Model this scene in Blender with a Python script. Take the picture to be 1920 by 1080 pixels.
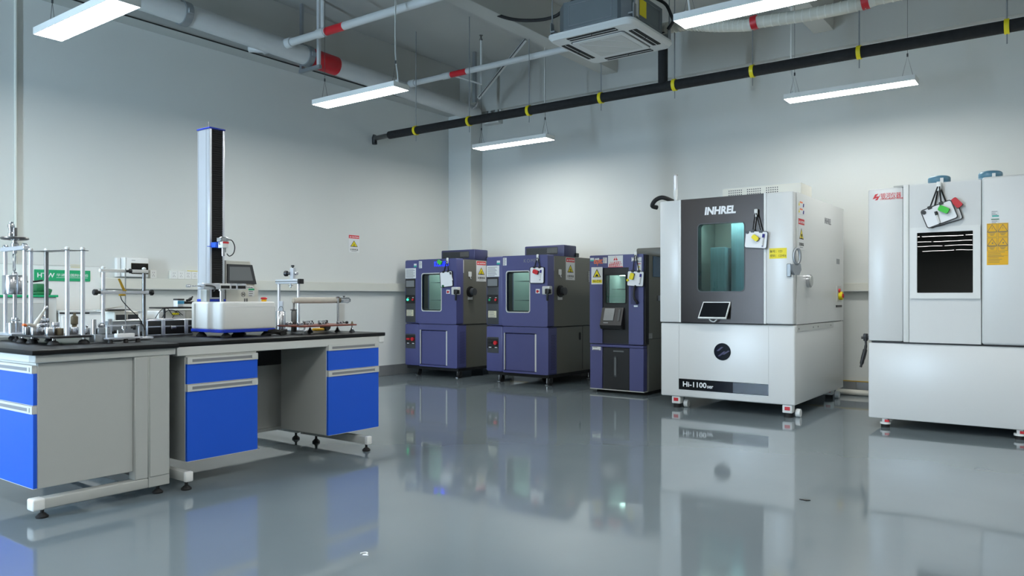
import bpy, bmesh, math, random
from mathutils import Vector, Matrix
random.seed(7)
for _o in list(bpy.data.objects):
    bpy.data.objects.remove(_o)
scene = bpy.context.scene
COL = scene.collection
PI = math.pi

# ---------------------------------------------------------------- camera
F_PX, YAW, HORIZON, CAM_H = 1440.0, math.radians(36.3), 558.0, 1.10
cam_data = bpy.data.cameras.new('camera')
cam_data.sensor_width = 36.0
cam_data.lens = 36.0 * F_PX / 1920.0
cam_data.shift_y = (HORIZON - 540.0) / 1920.0
cam_data.clip_end = 100
cam = bpy.data.objects.new('camera', cam_data)
COL.objects.link(cam)
cam.location = (0, 0, CAM_H)
cam.rotation_euler = (PI / 2, 0, YAW)
scene.camera = cam

# ---------------------------------------------------------------- world, daylight, exposure
world = bpy.data.worlds.new('world')
scene.world = world
world.use_nodes = True
world.node_tree.nodes['Background'].inputs['Color'].default_value = (0.55, 0.7, 1.0, 1)
world.node_tree.nodes['Background'].inputs['Strength'].default_value = 0.4
REAR_Y = -27.0                                               # far wall behind the camera
PART_Y, PART_X = -3.0, -3.6                                  # unseen partition, added so the daylight panel stands nearer the benches
DAY_X, DAY_W, DAY_Z0, DAY_Z1 = -5.25, 0.32, 0.10, 3.00      # its glazed panel, kept narrow for sharper shadows
dl = bpy.data.lights.new('daylight_through_door', 'AREA')
dl.shape = 'RECTANGLE'
dl.size, dl.size_y = DAY_W, DAY_Z1 - DAY_Z0
dl.energy = 195
dl.color = (0.62, 0.78, 1.0)
dlo = bpy.data.objects.new('daylight_through_door', dl)
COL.objects.link(dlo)
dlo.location = (DAY_X, PART_Y - 0.12, (DAY_Z0 + DAY_Z1) / 2)
dlo.rotation_euler = (PI / 2, 0, 0)       # -Z of the lamp -> +Y
LED_STRENGTH = 17.0
LED_COLOR = (1.0, 1.0, 0.965)
scene.view_settings.view_transform = 'Standard'
scene.view_settings.look = 'None'
scene.view_settings.gamma = 1
scene.view_settings.use_curve_mapping = False
scene.view_settings.exposure = 1.56

# ---------------------------------------------------------------- measuring helpers (photo pixel on a known plane -> metres)
_S, _C = math.sin(YAW), math.cos(YAW)
def _ray(x, y):
    r = (x - 960) / F_PX
    return Vector((-_S + r * _C, _C + r * _S, (HORIZON - y) / F_PX))
def on_x(x, y, X):
    d = _ray(x, y); t = X / d.x
    return Vector((X, d.y * t, CAM_H + d.z * t))
def on_y(x, y, Y):
    d = _ray(x, y); t = Y / d.y
    return Vector((d.x * t, Y, CAM_H + d.z * t))
def on_z(x, y, Z):
    d = _ray(x, y); t = (Z - CAM_H) / d.z
    return Vector((d.x * t, d.y * t, Z))

# ---------------------------------------------------------------- materials
def lin(c):
    out = []
    for v in c:
        v /= 255.0
        out.append(v / 12.92 if v <= 0.04045 else ((v + 0.055) / 1.055) ** 2.4)
    return out
MATS = {}
def mat(name, rgb, rough=0.5, metal=0.0, var=0.06, scale=6.0, bump=0.0, bscale=None, spec=0.5, coat=0.0, stretch=None, rvar=0.08, emit=None, estr=0.0):
    m = bpy.data.materials.new(name); m.use_nodes = True
    nt = m.node_tree; n = nt.nodes; b = n['Principled BSDF']
    tc = n.new('ShaderNodeTexCoord'); no = n.new('ShaderNodeTexNoise')
    no.inputs['Scale'].default_value = scale; no.inputs['Detail'].default_value = 4
    src = tc.outputs['Object']
    if stretch:
        mp = n.new('ShaderNodeMapping'); mp.inputs['Scale'].default_value = stretch
        nt.links.new(src, mp.inputs['Vector']); src = mp.outputs['Vector']
    nt.links.new(src, no.inputs['Vector'])
    c = lin(rgb)
    mx = n.new('ShaderNodeMix'); mx.data_type = 'RGBA'
    mx.inputs[6].default_value = [v * (1 - var) for v in c] + [1]
    mx.inputs[7].default_value = [min(1, v * (1 + var)) for v in c] + [1]
    nt.links.new(no.outputs['Fac'], mx.inputs[0])
    nt.links.new(mx.outputs[2], b.inputs['Base Color'])
    mr = n.new('ShaderNodeMapRange')
    mr.inputs['To Min'].default_value = max(0.0, rough - rvar * rough * 2); mr.inputs['To Max'].default_value = min(1, rough + rvar * rough * 2)
    nt.links.new(no.outputs['Fac'], mr.inputs['Value']); nt.links.new(mr.outputs['Result'], b.inputs['Roughness'])
    b.inputs['Metallic'].default_value = metal
    b.inputs['Specular IOR Level'].default_value = spec
    b.inputs['Coat Weight'].default_value = coat
    if bump:
        n2 = n.new('ShaderNodeTexNoise'); n2.inputs['Scale'].default_value = bscale or scale * 4; n2.inputs['Detail'].default_value = 3
        nt.links.new(src, n2.inputs['Vector'])
        bp = n.new('ShaderNodeBump'); bp.inputs['Strength'].default_value = bump; bp.inputs['Distance'].default_value = 0.01
        nt.links.new(n2.outputs['Fac'], bp.inputs['Height']); nt.links.new(bp.outputs['Normal'], b.inputs['Normal'])
    if emit:
        b.inputs['Emission Color'].default_value = lin(emit) + [1]; b.inputs['Emission Strength'].default_value = estr
    MATS[name] = m
    return m
def glass_mat(name, tint, refl=1.5, rough=0.0, wave=0.03):
    m = bpy.data.materials.new(name); m.use_nodes = True
    nt = m.node_tree; n = nt.nodes; n.remove(n['Principled BSDF']); out = n['Material Output']
    tr = n.new('ShaderNodeBsdfTransparent'); gl = n.new('ShaderNodeBsdfGlossy'); fr = n.new('ShaderNodeFresnel'); mx = n.new('ShaderNodeMixShader')
    tc = n.new('ShaderNodeTexCoord'); no = n.new('ShaderNodeTexNoise'); no.inputs['Scale'].default_value = 3
    bp = n.new('ShaderNodeBump'); bp.inputs['Strength'].default_value = wave; bp.inputs['Distance'].default_value = 0.02
    nt.links.new(tc.outputs['Object'], no.inputs['Vector']); nt.links.new(no.outputs['Fac'], bp.inputs['Height'])
    nt.links.new(bp.outputs['Normal'], gl.inputs['Normal'])
    tr.inputs['Color'].default_value = lin(tint) + [1]
    gl.inputs['Color'].default_value = (1, 1, 1, 1); gl.inputs['Roughness'].default_value = rough
    fr.inputs['IOR'].default_value = refl
    ge = n.new('ShaderNodeNewGeometry'); iv = n.new('ShaderNodeMath'); iv.operation = 'SUBTRACT'; iv.inputs[0].default_value = 1.0
    ml = n.new('ShaderNodeMath'); ml.operation = 'MULTIPLY'          # thin pane: only the outer face mirrors
    nt.links.new(ge.outputs['Backfacing'], iv.inputs[1]); nt.links.new(fr.outputs[0], ml.inputs[0]); nt.links.new(iv.outputs[0], ml.inputs[1])
    nt.links.new(ml.outputs[0], mx.inputs[0]); nt.links.new(tr.outputs[0], mx.inputs[1]); nt.links.new(gl.outputs[0], mx.inputs[2])
    nt.links.new(mx.outputs[0], out.inputs[0])
    MATS[name] = m
    return m
mat('wall_paint', (208, 211, 208), 0.75, var=0.02, scale=0.8, bump=0.03, bscale=30, spec=0.25)
mat('ceiling_paint', (176, 178, 175), 0.8, var=0.05, scale=1.0, bump=0.05, bscale=20)
mat('beam_paint', (182, 184, 180), 0.7, var=0.05, scale=1.2, bump=0.04, bscale=20)
mat('baseboard_stone', (118, 120, 120), 0.25, var=0.25, scale=4)
mat('trunking', (206, 207, 198), 0.4, var=0.02)
mat('white_paint', (212, 214, 213), 0.3, var=0.01, scale=2, rvar=0.01)
mat('white_powder', (212, 214, 213), 0.30, var=0.008, scale=1.5, rvar=0.01)
mat('white_plastic', (222, 224, 222), 0.4, var=0.02)
mat('warm_white', (214, 213, 203), 0.45, var=0.02)
mat('grey_paint', (172, 175, 172), 0.45, var=0.02)
mat('light_grey', (196, 198, 195), 0.4, var=0.02)
mat('bench_blue', (14, 84, 206), 0.4, var=0.03, scale=3)
mat('bench_top', (17, 18, 20), 0.34, var=0.03, scale=30, rvar=0.02, spec=0.22)
mat('navy', (75, 78, 126), 0.38, var=0.04, scale=3)
mat('navy_dark', (52, 54, 92), 0.4, var=0.04)
mat('chamber_grey', (104, 104, 96), 0.42, var=0.05, scale=3)
mat('panel_dark', (58, 61, 64), 0.45, var=0.05)
mat('black_plastic', (22, 22, 24), 0.4, var=0.1)
mat('black_matte', (14, 14, 15), 0.7, var=0.1)
mat('rubber', (18, 18, 19), 0.65, var=0.1)
mat('steel', (196, 198, 202), 0.22, metal=1.0, var=0.06, scale=10)
mat('steel_dark', (120, 120, 120), 0.3, metal=1.0, var=0.1, scale=10)
mat('steel_inner', (196, 203, 201), 0.45, metal=0.25, var=0.04, scale=5)
mat('aluminium', (212, 215, 222), 0.32, metal=0.75, var=0.03, scale=8)
mat('galvanised', (150, 155, 158), 0.45, metal=0.6, var=0.15, scale=14)
mat('brushed_black', (52, 48, 46), 0.28, metal=0.9, var=0.05, scale=14, stretch=(0.5, 1, 40), rvar=0.02)
mat('red', (196, 28, 40), 0.45); mat('red_print', (208, 34, 44), 0.5); mat('orange', (240, 120, 60), 0.5)
mat('yellow', (232, 214, 20), 0.5, var=0.03); mat('amber', (230, 176, 8), 0.5, var=0.03)
mat('green', (16, 158, 104), 0.5); mat('green_dark', (24, 104, 62), 0.45); mat('green_bright', (70, 196, 70), 0.6)
mat('blue_trim', (14, 52, 176), 0.4); mat('blue_bright', (34, 92, 214), 0.4); mat('cyan', (80, 176, 222), 0.5)
mat('handle_silver', (158, 162, 166), 0.34, metal=0.7)
mat('black_print', (20, 20, 22), 0.6); mat('grey_print', (128, 130, 134), 0.6); mat('white_print', (232, 234, 236), 0.5)
mat('paper', (218, 220, 220), 0.7, var=0.03, scale=12); mat('beige_label', (204, 200, 172), 0.6)
mat('brown_board', (118, 58, 44), 0.5, var=0.2, scale=10, stretch=(1, 8, 1))
mat('canvas_tube', (204, 200, 190), 0.85, var=0.12, scale=25)
mat('bronze', (122, 112, 92), 0.4, metal=0.7, var=0.15, scale=12)
mat('brass', (196, 160, 60), 0.35, metal=0.8); mat('foam_black', (26, 27, 28), 0.85, var=0.2, scale=20, bump=0.3, bscale=40)
mat('insulation_white', (206, 204, 192), 0.75, var=0.08, scale=14, bump=0.2, bscale=30)
mat('pipe_white', (198, 201, 201), 0.42, var=0.04, scale=5)
mat('screen_grey', (120, 124, 126), 0.25, var=0.05); mat('screen_black', (14, 16, 20), 0.12)
mat('jug_blue', (84, 128, 150), 0.3, var=0.1); mat('space_print', (12, 16, 30), 0.3, var=0.6, scale=9)
mat('violet_print', (42, 32, 76), 0.4)
mat('ac_metal', (112, 120, 124), 0.5, metal=0.35, var=0.08, scale=6)
mat('ac_plastic', (214, 217, 216), 0.45, var=0.02)
mat('led_blue', (10, 30, 250), 0.4, emit=(20, 50, 255), estr=0.75)
mat('led_green', (30, 230, 150), 0.4, emit=(60, 255, 170), estr=0.8)
mat('fill_lamp_glow', (235, 245, 240), 0.5, emit=(225, 245, 235), estr=7.0)  # glow of the fill lamps added inside the chambers
mat('led_panel', (240, 245, 250), 0.5, emit=(255, 255, 255), estr=LED_STRENGTH)
MATS['led_panel'].node_tree.nodes['Principled BSDF'].inputs['Emission Color'].default_value = (*LED_COLOR, 1)
mat('marker_blue', (36, 36, 130), 0.5); mat('teal_sticker', (40, 170, 156), 0.5)
mat('reflected_curtain_blue', (120, 160, 176), 0.5, var=0.25, scale=6, stretch=(12, 1, 0.6))  # streaked blue imitating curtains reflected in the window glass
glass_mat('glass_teal', (214, 230, 228)); glass_mat('glass_dark', (40, 44, 46), 1.6, 0.0, 0.008); glass_mat('glass_clear', (235, 240, 240))
mat('plastic_blue_clear', (74, 100, 124), 0.2); glass_mat('smoke_window', (120, 110, 100), 1.45, 0.05)

# floor: grey self-levelling epoxy, glossy, faintly wavy
def floor_material():
    m = bpy.data.materials.new('epoxy_floor'); m.use_nodes = True
    nt = m.node_tree; n = nt.nodes; b = n['Principled BSDF']
    tc = n.new('ShaderNodeTexCoord')
    no = n.new('ShaderNodeTexNoise'); no.inputs['Scale'].default_value = 0.9; no.inputs['Detail'].default_value = 6
    nt.links.new(tc.outputs['Object'], no.inputs['Vector'])
    mx = n.new('ShaderNodeMix'); mx.data_type = 'RGBA'
    mx.inputs[6].default_value = lin((107, 118, 124)) + [1]; mx.inputs[7].default_value = lin((121, 132, 137)) + [1]
    nt.links.new(no.outputs['Fac'], mx.inputs[0]); nt.links.new(mx.outputs[2], b.inputs['Base Color'])
    n3 = n.new('ShaderNodeTexNoise'); n3.inputs['Scale'].default_value = 5; n3.inputs['Detail'].default_value = 5
    nt.links.new(tc.outputs['Object'], n3.inputs['Vector'])
    mr = n.new('ShaderNodeMapRange'); mr.inputs['From Min'].default_value = 0.35; mr.inputs['From Max'].default_value = 0.75
    mr.inputs['To Min'].default_value = 0.045; mr.inputs['To Max'].default_value = 0.10
    nt.links.new(n3.outputs['Fac'], mr.inputs['Value']); nt.links.new(mr.outputs['Result'], b.inputs['Roughness'])
    n2 = n.new('ShaderNodeTexNoise'); n2.inputs['Scale'].default_value = 2.2; n2.inputs['Detail'].default_value = 2
    nt.links.new(tc.outputs['Object'], n2.inputs['Vector'])
    bp = n.new('ShaderNodeBump'); bp.inputs['Strength'].default_value = 0.10; bp.inputs['Distance'].default_value = 0.010
    nt.links.new(n2.outputs['Fac'], bp.inputs['Height']); nt.links.new(bp.outputs['Normal'], b.inputs['Normal'])
    b.inputs['IOR'].default_value = 1.55
    MATS['epoxy_floor'] = m
floor_material()

# ---------------------------------------------------------------- mesh building
class Frame:
    """flat working frame: u to the right, v up, n out of the face"""
    def __init__(s, o, U, V):
        s.o, s.U, s.V = Vector(o), Vector(U).normalized(), Vector(V).normalized(); s.N = s.U.cross(s.V)
    def p(s, u, v, d=0.0):
        return s.o + s.U * u + s.V * v + s.N * d
    def sub(s, u, v, d=0.0, rot=0.0):
        c, q = math.cos(rot), math.sin(rot)
        return Frame(s.p(u, v, d), s.U * c + s.V * q, s.V * c - s.U * q)
def face_front(o=(0, 0, 0)): return Frame(o, (1, 0, 0), (0, 0, 1))    # looks to -Y
def face_side(o=(0, 0, 0)): return Frame(o, (0, 1, 0), (0, 0, 1))     # looks to +X
def flat_up(o=(0, 0, 0)): return Frame(o, (1, 0, 0), (0, 1, 0))       # looks to +Z
def rrect(u0, v0, u1, v1, r=0.0, n=5):
    r = max(r, 0.0004); pts = []
    for cx, cy, a0 in ((u1 - r, v1 - r, 0), (u0 + r, v1 - r, PI / 2), (u0 + r, v0 + r, PI), (u1 - r, v0 + r, 1.5 * PI)):
        for k in range(n):
            a = a0 + PI / 2 * k / (n - 1); pts.append((cx + r * math.cos(a), cy + r * math.sin(a)))
    return pts
class MB:
    def __init__(s): s.bm = bmesh.new()
    def box(s, x0, y0, z0, x1, y1, z1, bv=0.0, seg=2):
        x0, x1 = sorted((x0, x1)); y0, y1 = sorted((y0, y1)); z0, z1 = sorted((z0, z1))
        vs = [s.bm.verts.new(p) for p in ((x0, y0, z0), (x1, y0, z0), (x1, y1, z0), (x0, y1, z0), (x0, y0, z1), (x1, y0, z1), (x1, y1, z1), (x0, y1, z1))]
        fs = [s.bm.faces.new([vs[i] for i in q]) for q in ((3, 2, 1, 0), (4, 5, 6, 7), (0, 1, 5, 4), (1, 2, 6, 5), (2, 3, 7, 6), (3, 0, 4, 7))]
        if bv > 0:
            es = {e for f in fs for e in f.edges}
            bmesh.ops.bevel(s.bm, geom=list(es), offset=bv, segments=seg, profile=0.5, affect='EDGES')
        return s
    def slab(s, fr, poly, d0, d1):
        a = [s.bm.verts.new(fr.p(u, v, d0)) for u, v in poly]; b = [s.bm.verts.new(fr.p(u, v, d1)) for u, v in poly]
        n = len(poly)
        s.bm.faces.new(b); s.bm.faces.new(a[::-1])
        for i in range(n):
            j = (i + 1) % n; s.bm.faces.new((a[i], a[j], b[j], b[i]))
        return s
    def rect(s, fr, u0, v0, u1, v1, d0, d1, r=0.0, n=5):
        u0, u1 = sorted((u0, u1)); v0, v1 = sorted((v0, v1))
        return s.slab(fr, [(u0, v0), (u1, v0), (u1, v1), (u0, v1)] if r <= 0 else rrect(u0, v0, u1, v1, r, n), d0, d1)
    def disc(s, fr, u, v, r, d0, d1, n=24):
        return s.slab(fr, [(u + r * math.cos(2 * PI * k / n), v + r * math.sin(2 * PI * k / n)) for k in range(n)], d0, d1)
    def ring(s, fr, outer, inner, d0, d1):
        L = []
        for poly, d in ((outer, d0), (inner, d0), (inner, d1), (outer, d1)):
            L.append([s.bm.verts.new(fr.p(u, v, d)) for u, v in poly])
        n = len(outer)
        for i in range(n):
            j = (i + 1) % n
            for a, b in ((1, 0), (2, 1), (3, 2), (0, 3)):
                s.bm.faces.new((L[a][i], L[a][j], L[b][j], L[b][i]))
        return s
    def cyl(s, p0, p1, r, n=20, r1=None, caps=True):
        p0, p1 = Vector(p0), Vector(p1); r1 = r if r1 is None else r1
        ax = (p1 - p0).normalized(); t = Vector((0, 0, 1)) if abs(ax.z) < 0.9 else Vector((1, 0, 0))
        u = ax.cross(t).normalized(); w = ax.cross(u)
        A = []; B = []
        for k in range(n):
            a = 2 * PI * k / n; d = u * math.cos(a) + w * math.sin(a)
            A.append(s.bm.verts.new(p0 + d * r)); B.append(s.bm.verts.new(p1 + d * r1))
        for k in range(n):
            j = (k + 1) % n; s.bm.faces.new((A[k], A[j], B[j], B[k]))
        if caps: s.bm.faces.new(A[::-1]); s.bm.faces.new(B)
        return s
    def lathe(s, prof, o=(0, 0, 0), axis=(0, 0, 1), n=24):
        o = Vector(o); ax = Vector(axis).normalized(); t = Vector((0, 0, 1)) if abs(ax.z) < 0.9 else Vector((1, 0, 0))
        u = ax.cross(t).normalized(); w = ax.cross(u); rings = []
        for r, h in prof:
            rings.append([s.bm.verts.new(o + ax * h + (u * math.cos(2 * PI * k / n) + w * math.sin(2 * PI * k / n)) * max(r, 1e-4)) for k in range(n)])
        for a, b in zip(rings, rings[1:]):
            for k in range(n):
                j = (k + 1) % n; s.bm.faces.new((a[k], a[j], b[j], b[k]))
        s.bm.faces.new(rings[0][::-1]); s.bm.faces.new(rings[-1])
        return s
    def tube(s, pts, r, n=8, smooth=0, closed=False):
        pts = [Vector(p) for p in pts]
        if smooth:
            q = []
            m = len(pts); rng = range(m if closed else m - 1)
            for i in rng:
                p0, p1, p2, p3 = (pts[(i - 1) % m] if closed or i > 0 else pts[0], pts[i], pts[(i + 1) % m], pts[(i + 2) % m] if closed or i + 2 < m else pts[-1])
                for k in range(smooth):
                    t = k / smooth
                    q.append(0.5 * (2 * p1 + (p2 - p0) * t + (2 * p0 - 5 * p1 + 4 * p2 - p3) * t * t + (3 * p1 - p0 - 3 * p2 + p3) * t ** 3))
            if not closed: q.append(pts[-1])
            pts = q
        m = len(pts); rings = []; u = None
        for i, p in enumerate(pts):
            a = pts[i - 1] if (i > 0 or closed) else p; b = pts[(i + 1) % m] if (i + 1 < m or closed) else p
            ax = (b - a)
            if ax.length < 1e-9: ax = Vector((0, 0, 1))
            ax.normalize()
            if u is None:
                t = Vector((0, 0, 1)) if abs(ax.z) < 0.9 else Vector((1, 0, 0)); u = ax.cross(t).normalized()
            else:
                u = (u - ax * u.dot(ax)); u = u.normalized() if u.length > 1e-6 else ax.orthogonal().normalized()
            w = ax.cross(u)
            rr = r[i * len(r) // m] if isinstance(r, (list, tuple)) else r
            rings.append([s.bm.verts.new(p + (u * math.cos(2 * PI * k / n) + w * math.sin(2 * PI * k / n)) * rr) for k in range(n)])
        pairs = list(zip(rings, rings[1:])) + ([(rings[-1], rings[0])] if closed else [])
        for a, b in pairs:
            for k in range(n):
                j = (k + 1) % n; s.bm.faces.new((a[k], a[j], b[j], b[k]))
        if not closed: s.bm.faces.new(rings[0][::-1]); s.bm.faces.new(rings[-1])
        return s
    def build(s, name, material, parent=None, smooth=True, angle=38):
        bmesh.ops.recalc_face_normals(s.bm, faces=s.bm.faces[:])
        me = bpy.data.meshes.new(name); s.bm.to_mesh(me); s.bm.free()
        if smooth:
            me.shade_smooth(); me.set_sharp_from_angle(angle=math.radians(angle))
        me.materials.append(MATS[material])
        o = bpy.data.objects.new(name, me); COL.objects.link(o)
        if parent: o.parent = parent
        return o
def thing(name, label, cat, loc=(0, 0, 0), rotz=0.0, group=None):
    o = bpy.data.objects.new(name, None); o.empty_display_size = 0.1; COL.objects.link(o)
    o.location = loc; o.rotation_euler = (0, 0, rotz)
    return tag(o, label, cat, group)
def tag(o, label, cat, group=None):
    o['label'] = label; o['category'] = cat
    if group: o['group'] = group
    return o
def struct(o, label=None, cat=None):
    o['kind'] = 'structure'
    if label: o['label'] = label
    if cat: o['category'] = cat
    return o
def copy_tree(o, parent=None):
    c = o.copy(); COL.objects.link(c); c.parent = parent
    for ch in [x for x in bpy.data.objects if x.parent == o]:
        copy_tree(ch, c)
    return c
def text(body, fr, u, v, material, parent, w=None, h=None, name='lettering', d=0.001, bold=0.0, shear=0.0, space=1.0, label=None):
    """flat lettering centred on (u, v) of a frame, fitted to width w and/or height h"""
    cu = bpy.data.curves.new(name, 'FONT'); cu.body = body; cu.size = 1; cu.resolution_u = 3
    cu.offset = bold; cu.shear = shear; cu.space_character = space; cu.extrude = 0.002; cu.align_x = 'CENTER'
    t = bpy.data.objects.new(name, cu); COL.objects.link(t)
    bpy.context.view_layer.update()
    me = bpy.data.meshes.new_from_object(t.evaluated_get(bpy.context.evaluated_depsgraph_get()))
    bpy.data.objects.remove(t); bpy.data.curves.remove(cu)
    xs = [q.co.x for q in me.vertices]; ys = [q.co.y for q in me.vertices]
    x0, x1, y0, y1 = min(xs), max(xs), min(ys), max(ys)
    sx = (w / (x1 - x0)) if w else None; sy = (h / (y1 - y0)) if h else None
    sx = sx or sy; sy = sy or sx
    for q in me.vertices:
        q.co = fr.p(u + (q.co.x - (x0 + x1) / 2) * sx, v + (q.co.y - (y0 + y1) / 2) * sy, d + (0.0005 if q.co.z > 0 else 0))
    me.name = name
    me.materials.clear(); me.materials.append(MATS[material])
    o = bpy.data.objects.new(name, me); COL.objects.link(o)
    if parent: o.parent = parent
    if label: o['label'] = label
    return o

# ================================================================ the room
WL, WB, WR, SLAB = -7.85, 9.30, 5.2, 4.60       # left wall X, back wall Y, right wall X, ceiling Z
struct(MB().box(WL - 0.2, REAR_Y - 0.2, -0.12, WR + 0.2, WB + 0.2, 0).build('floor', 'epoxy_floor', smooth=False))
struct(MB().box(WL - 0.2, REAR_Y - 0.2, -0.1, WL, WB + 0.2, SLAB + 0.1).build('wall_left', 'wall_paint', smooth=False))
struct(MB().box(WL - 0.2, WB, -0.1, WR + 0.2, WB + 0.2, SLAB + 0.1).build('wall_back', 'wall_paint', smooth=False))
struct(MB().box(WR, REAR_Y - 0.2, -0.1, WR + 0.2, WB + 0.2, SLAB + 0.1).build('wall_right', 'wall_paint', smooth=False))
struct(MB().box(WL - 0.2, REAR_Y - 0.2, SLAB, WR + 0.2, WB + 0.2, SLAB + 0.15).build('ceiling', 'ceiling_paint', smooth=False))
m = MB()
a, b = DAY_X - DAY_W / 2 - 0.02, DAY_X + DAY_W / 2 + 0.02
m.box(WL - 0.2, PART_Y - 0.2, -0.1, a, PART_Y, SLAB + 0.1).box(b, PART_Y - 0.2, -0.1, PART_X, PART_Y, SLAB + 0.1)
m.box(a, PART_Y - 0.2, DAY_Z1 + 0.02, b, PART_Y, SLAB + 0.1).box(a, PART_Y - 0.2, -0.1, b, PART_Y, DAY_Z0 - 0.02)
struct(m.build('wall_added_partition', 'wall_paint', smooth=False))
struct(MB().box(WL - 0.2, REAR_Y - 0.2, -0.1, WR + 0.2, REAR_Y, SLAB + 0.1).build('wall_rear', 'wall_paint', smooth=False))
w1 = struct(MB().ring(Frame((DAY_X, PART_Y, 0), (-1, 0, 0), (0, 0, 1)), rrect(-DAY_W / 2 - 0.05, DAY_Z0 - 0.05, DAY_W / 2 + 0.05, DAY_Z1 + 0.05), rrect(-DAY_W / 2, DAY_Z0, DAY_W / 2, DAY_Z1), -0.1, 0.03).build('window_1', 'white_paint'))
MB().box(DAY_X - DAY_W / 2, PART_Y - 0.06, DAY_Z0, DAY_X + DAY_W / 2, PART_Y - 0.052, DAY_Z1).build('pane', 'glass_clear', w1)
# ring beams, cross beams and the corner pillar
struct(MB().box(WL, PART_Y, 3.90, -7.62, WB, SLAB).build('trim_1', 'beam_paint', smooth=False))
struct(MB().box(WL, WB - 0.10, 3.94, WR, WB, SLAB).build('trim_2', 'beam_paint', smooth=False))
for k, x in enumerate((-5.21, -2.44, 0.33, 3.1)):
    struct(MB().box(x, REAR_Y if x > PART_X else PART_Y, 4.14, x + 0.22, WB - 0.1, SLAB, 0.004, 1).build('trim_%d' % (3 + k), 'beam_paint', smooth=False))
struct(MB().box(WL, 9.02, 0, -7.40, WB, SLAB, 0.004, 1).build('trim_7', 'wall_paint', smooth=False))
# baseboards
def baseboard(name, pts, strip):
    m = MB()
    for q in pts: m.box(*q)
    o = struct(m.build(name, 'grey_print', smooth=False))
    for x0, y0, z0, x1, y1, z1 in pts:                              # separate stone tiles on the bed, with open joints
        along_y = (y1 - y0) > (x1 - x0); n = max(1, round(((y1 - y0) if along_y else (x1 - x0)) / 0.6))
        for k in range(n):
            if along_y: a_, b_ = y0 + (y1 - y0) * k / n + 0.0015, y0 + (y1 - y0) * (k + 1) / n - 0.0015; MB().box(x0, a_, 0.0, x1 + 0.006, b_, z1, 0.002, 1).build('tile', 'baseboard_stone', o)
            else: a_, b_ = x0 + (x1 - x0) * k / n + 0.0015, x0 + (x1 - x0) * (k + 1) / n - 0.0015; MB().box(a_, y0 - 0.006, 0.0, b_, y1, z1, 0.002, 1).build('tile', 'baseboard_stone', o)
    m = MB()
    for q in strip: m.box(*q)
    m.build('top_strip', 'brass' if name == 'baseboard_back' else 'light_grey', o, smooth=False)
baseboard('baseboard_left', [(WL, 3.0, 0, WL + 0.012, 9.02, 0.145)], [(WL, 3.0, 0.145, WL + 0.010, 9.02, 0.15)])
baseboard('baseboard_back', [(-7.40, WB - 0.012, 0, WR, WB, 0.150), (-7.85, 9.008, 0, -7.39, 9.02, 0.150), (-7.40, 9.01, 0, -7.388, WB, 0.150)], [(-7.39, WB - 0.014, 0.150, WR, WB, 0.16)])

# ---------------------------------------------------------------- trunking and things on the left wall
t = thing('cable_trunking', 'long cream cable trunking along the left wall at waist height', 'trunking', (WL + 0.002, 3.72, 0))
MB().box(0, 0, 1.185, 0.06, 5.29, 1.300, 0.004, 1).build('duct', 'trunking', t)
MB().box(0.06, 0.0, 1.187, 0.064, 5.29, 1.197).build('duct_lip', 'light_grey', t)
t = thing('cable_trunking', 'cream cable trunking on the back wall between the two white chambers', 'trunking', (-6.9, WB - 0.002, 0))
MB().box(0, -0.06, 1.17, 6.0, 0, 1.265, 0.004, 1).build('duct', 'trunking', t)
MB().box(0, -0.064, 1.17, 6.0, -0.06, 1.18).build('duct_lip', 'light_grey', t)
# white wall board with the green sign
p0 = on_x(188, 500, WL + 0.03); p1 = on_x(0, 493, WL + 0.03)
t = thing('wall_board', 'tall pale board panel on the wall behind the left bench', 'board', (WL + 0.002, p0.y, 0))
MB().box(0, -1.9, 0.02, 0.03, 0, p0.z, 0.004, 1).build('panel', 'white_plastic', t)
MB().box(0.028, -1.9, p0.z - 0.004, 0.034, 0, p0.z + 0.004).build('edge_strip', 'light_grey', t)
a = on_x(64, 520, WL + 0.035); b = on_x(169, 520, WL + 0.035); ztop = on_x(64, 505, WL + 0.035).z; zbot = on_x(64, 526, WL + 0.035).z
sg = thing('company_sign', 'long green sign with white lettering on the pale wall board', 'sign', (WL + 0.033, a.y, zbot))
W, H = b.y - a.y, ztop - zbot
fr = face_side()
MB().rect(fr, 0, 0, W, H, 0, 0.006, 0.004).build('sign_plate', 'green', sg)
text('HTW', fr, W * 0.2, H * 0.5, 'white_print', sg, w=W * 0.30, h=H * 0.42, d=0.0062, bold=0.02)
text('华通威国际检验', fr, W * 0.67, H * 0.55, 'white_print', sg, w=W * 0.58, h=H * 0.26, d=0.0062)
MB().rect(fr, W * 0.38, H * 0.30, W * 0.95, H * 0.33, 0.006, 0.0066).build('underline', 'white_print', sg)
# small label above the sign
q = on_x(142, 499, WL + 0.035)
tag(MB().rect(face_side((WL + 0.032, q.y, q.z)), -0.045, -0.018, 0.045, 0.014, 0, 0.003).build('wall_label', 'beige_label'), 'small cream label above the green sign', 'label')
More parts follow.
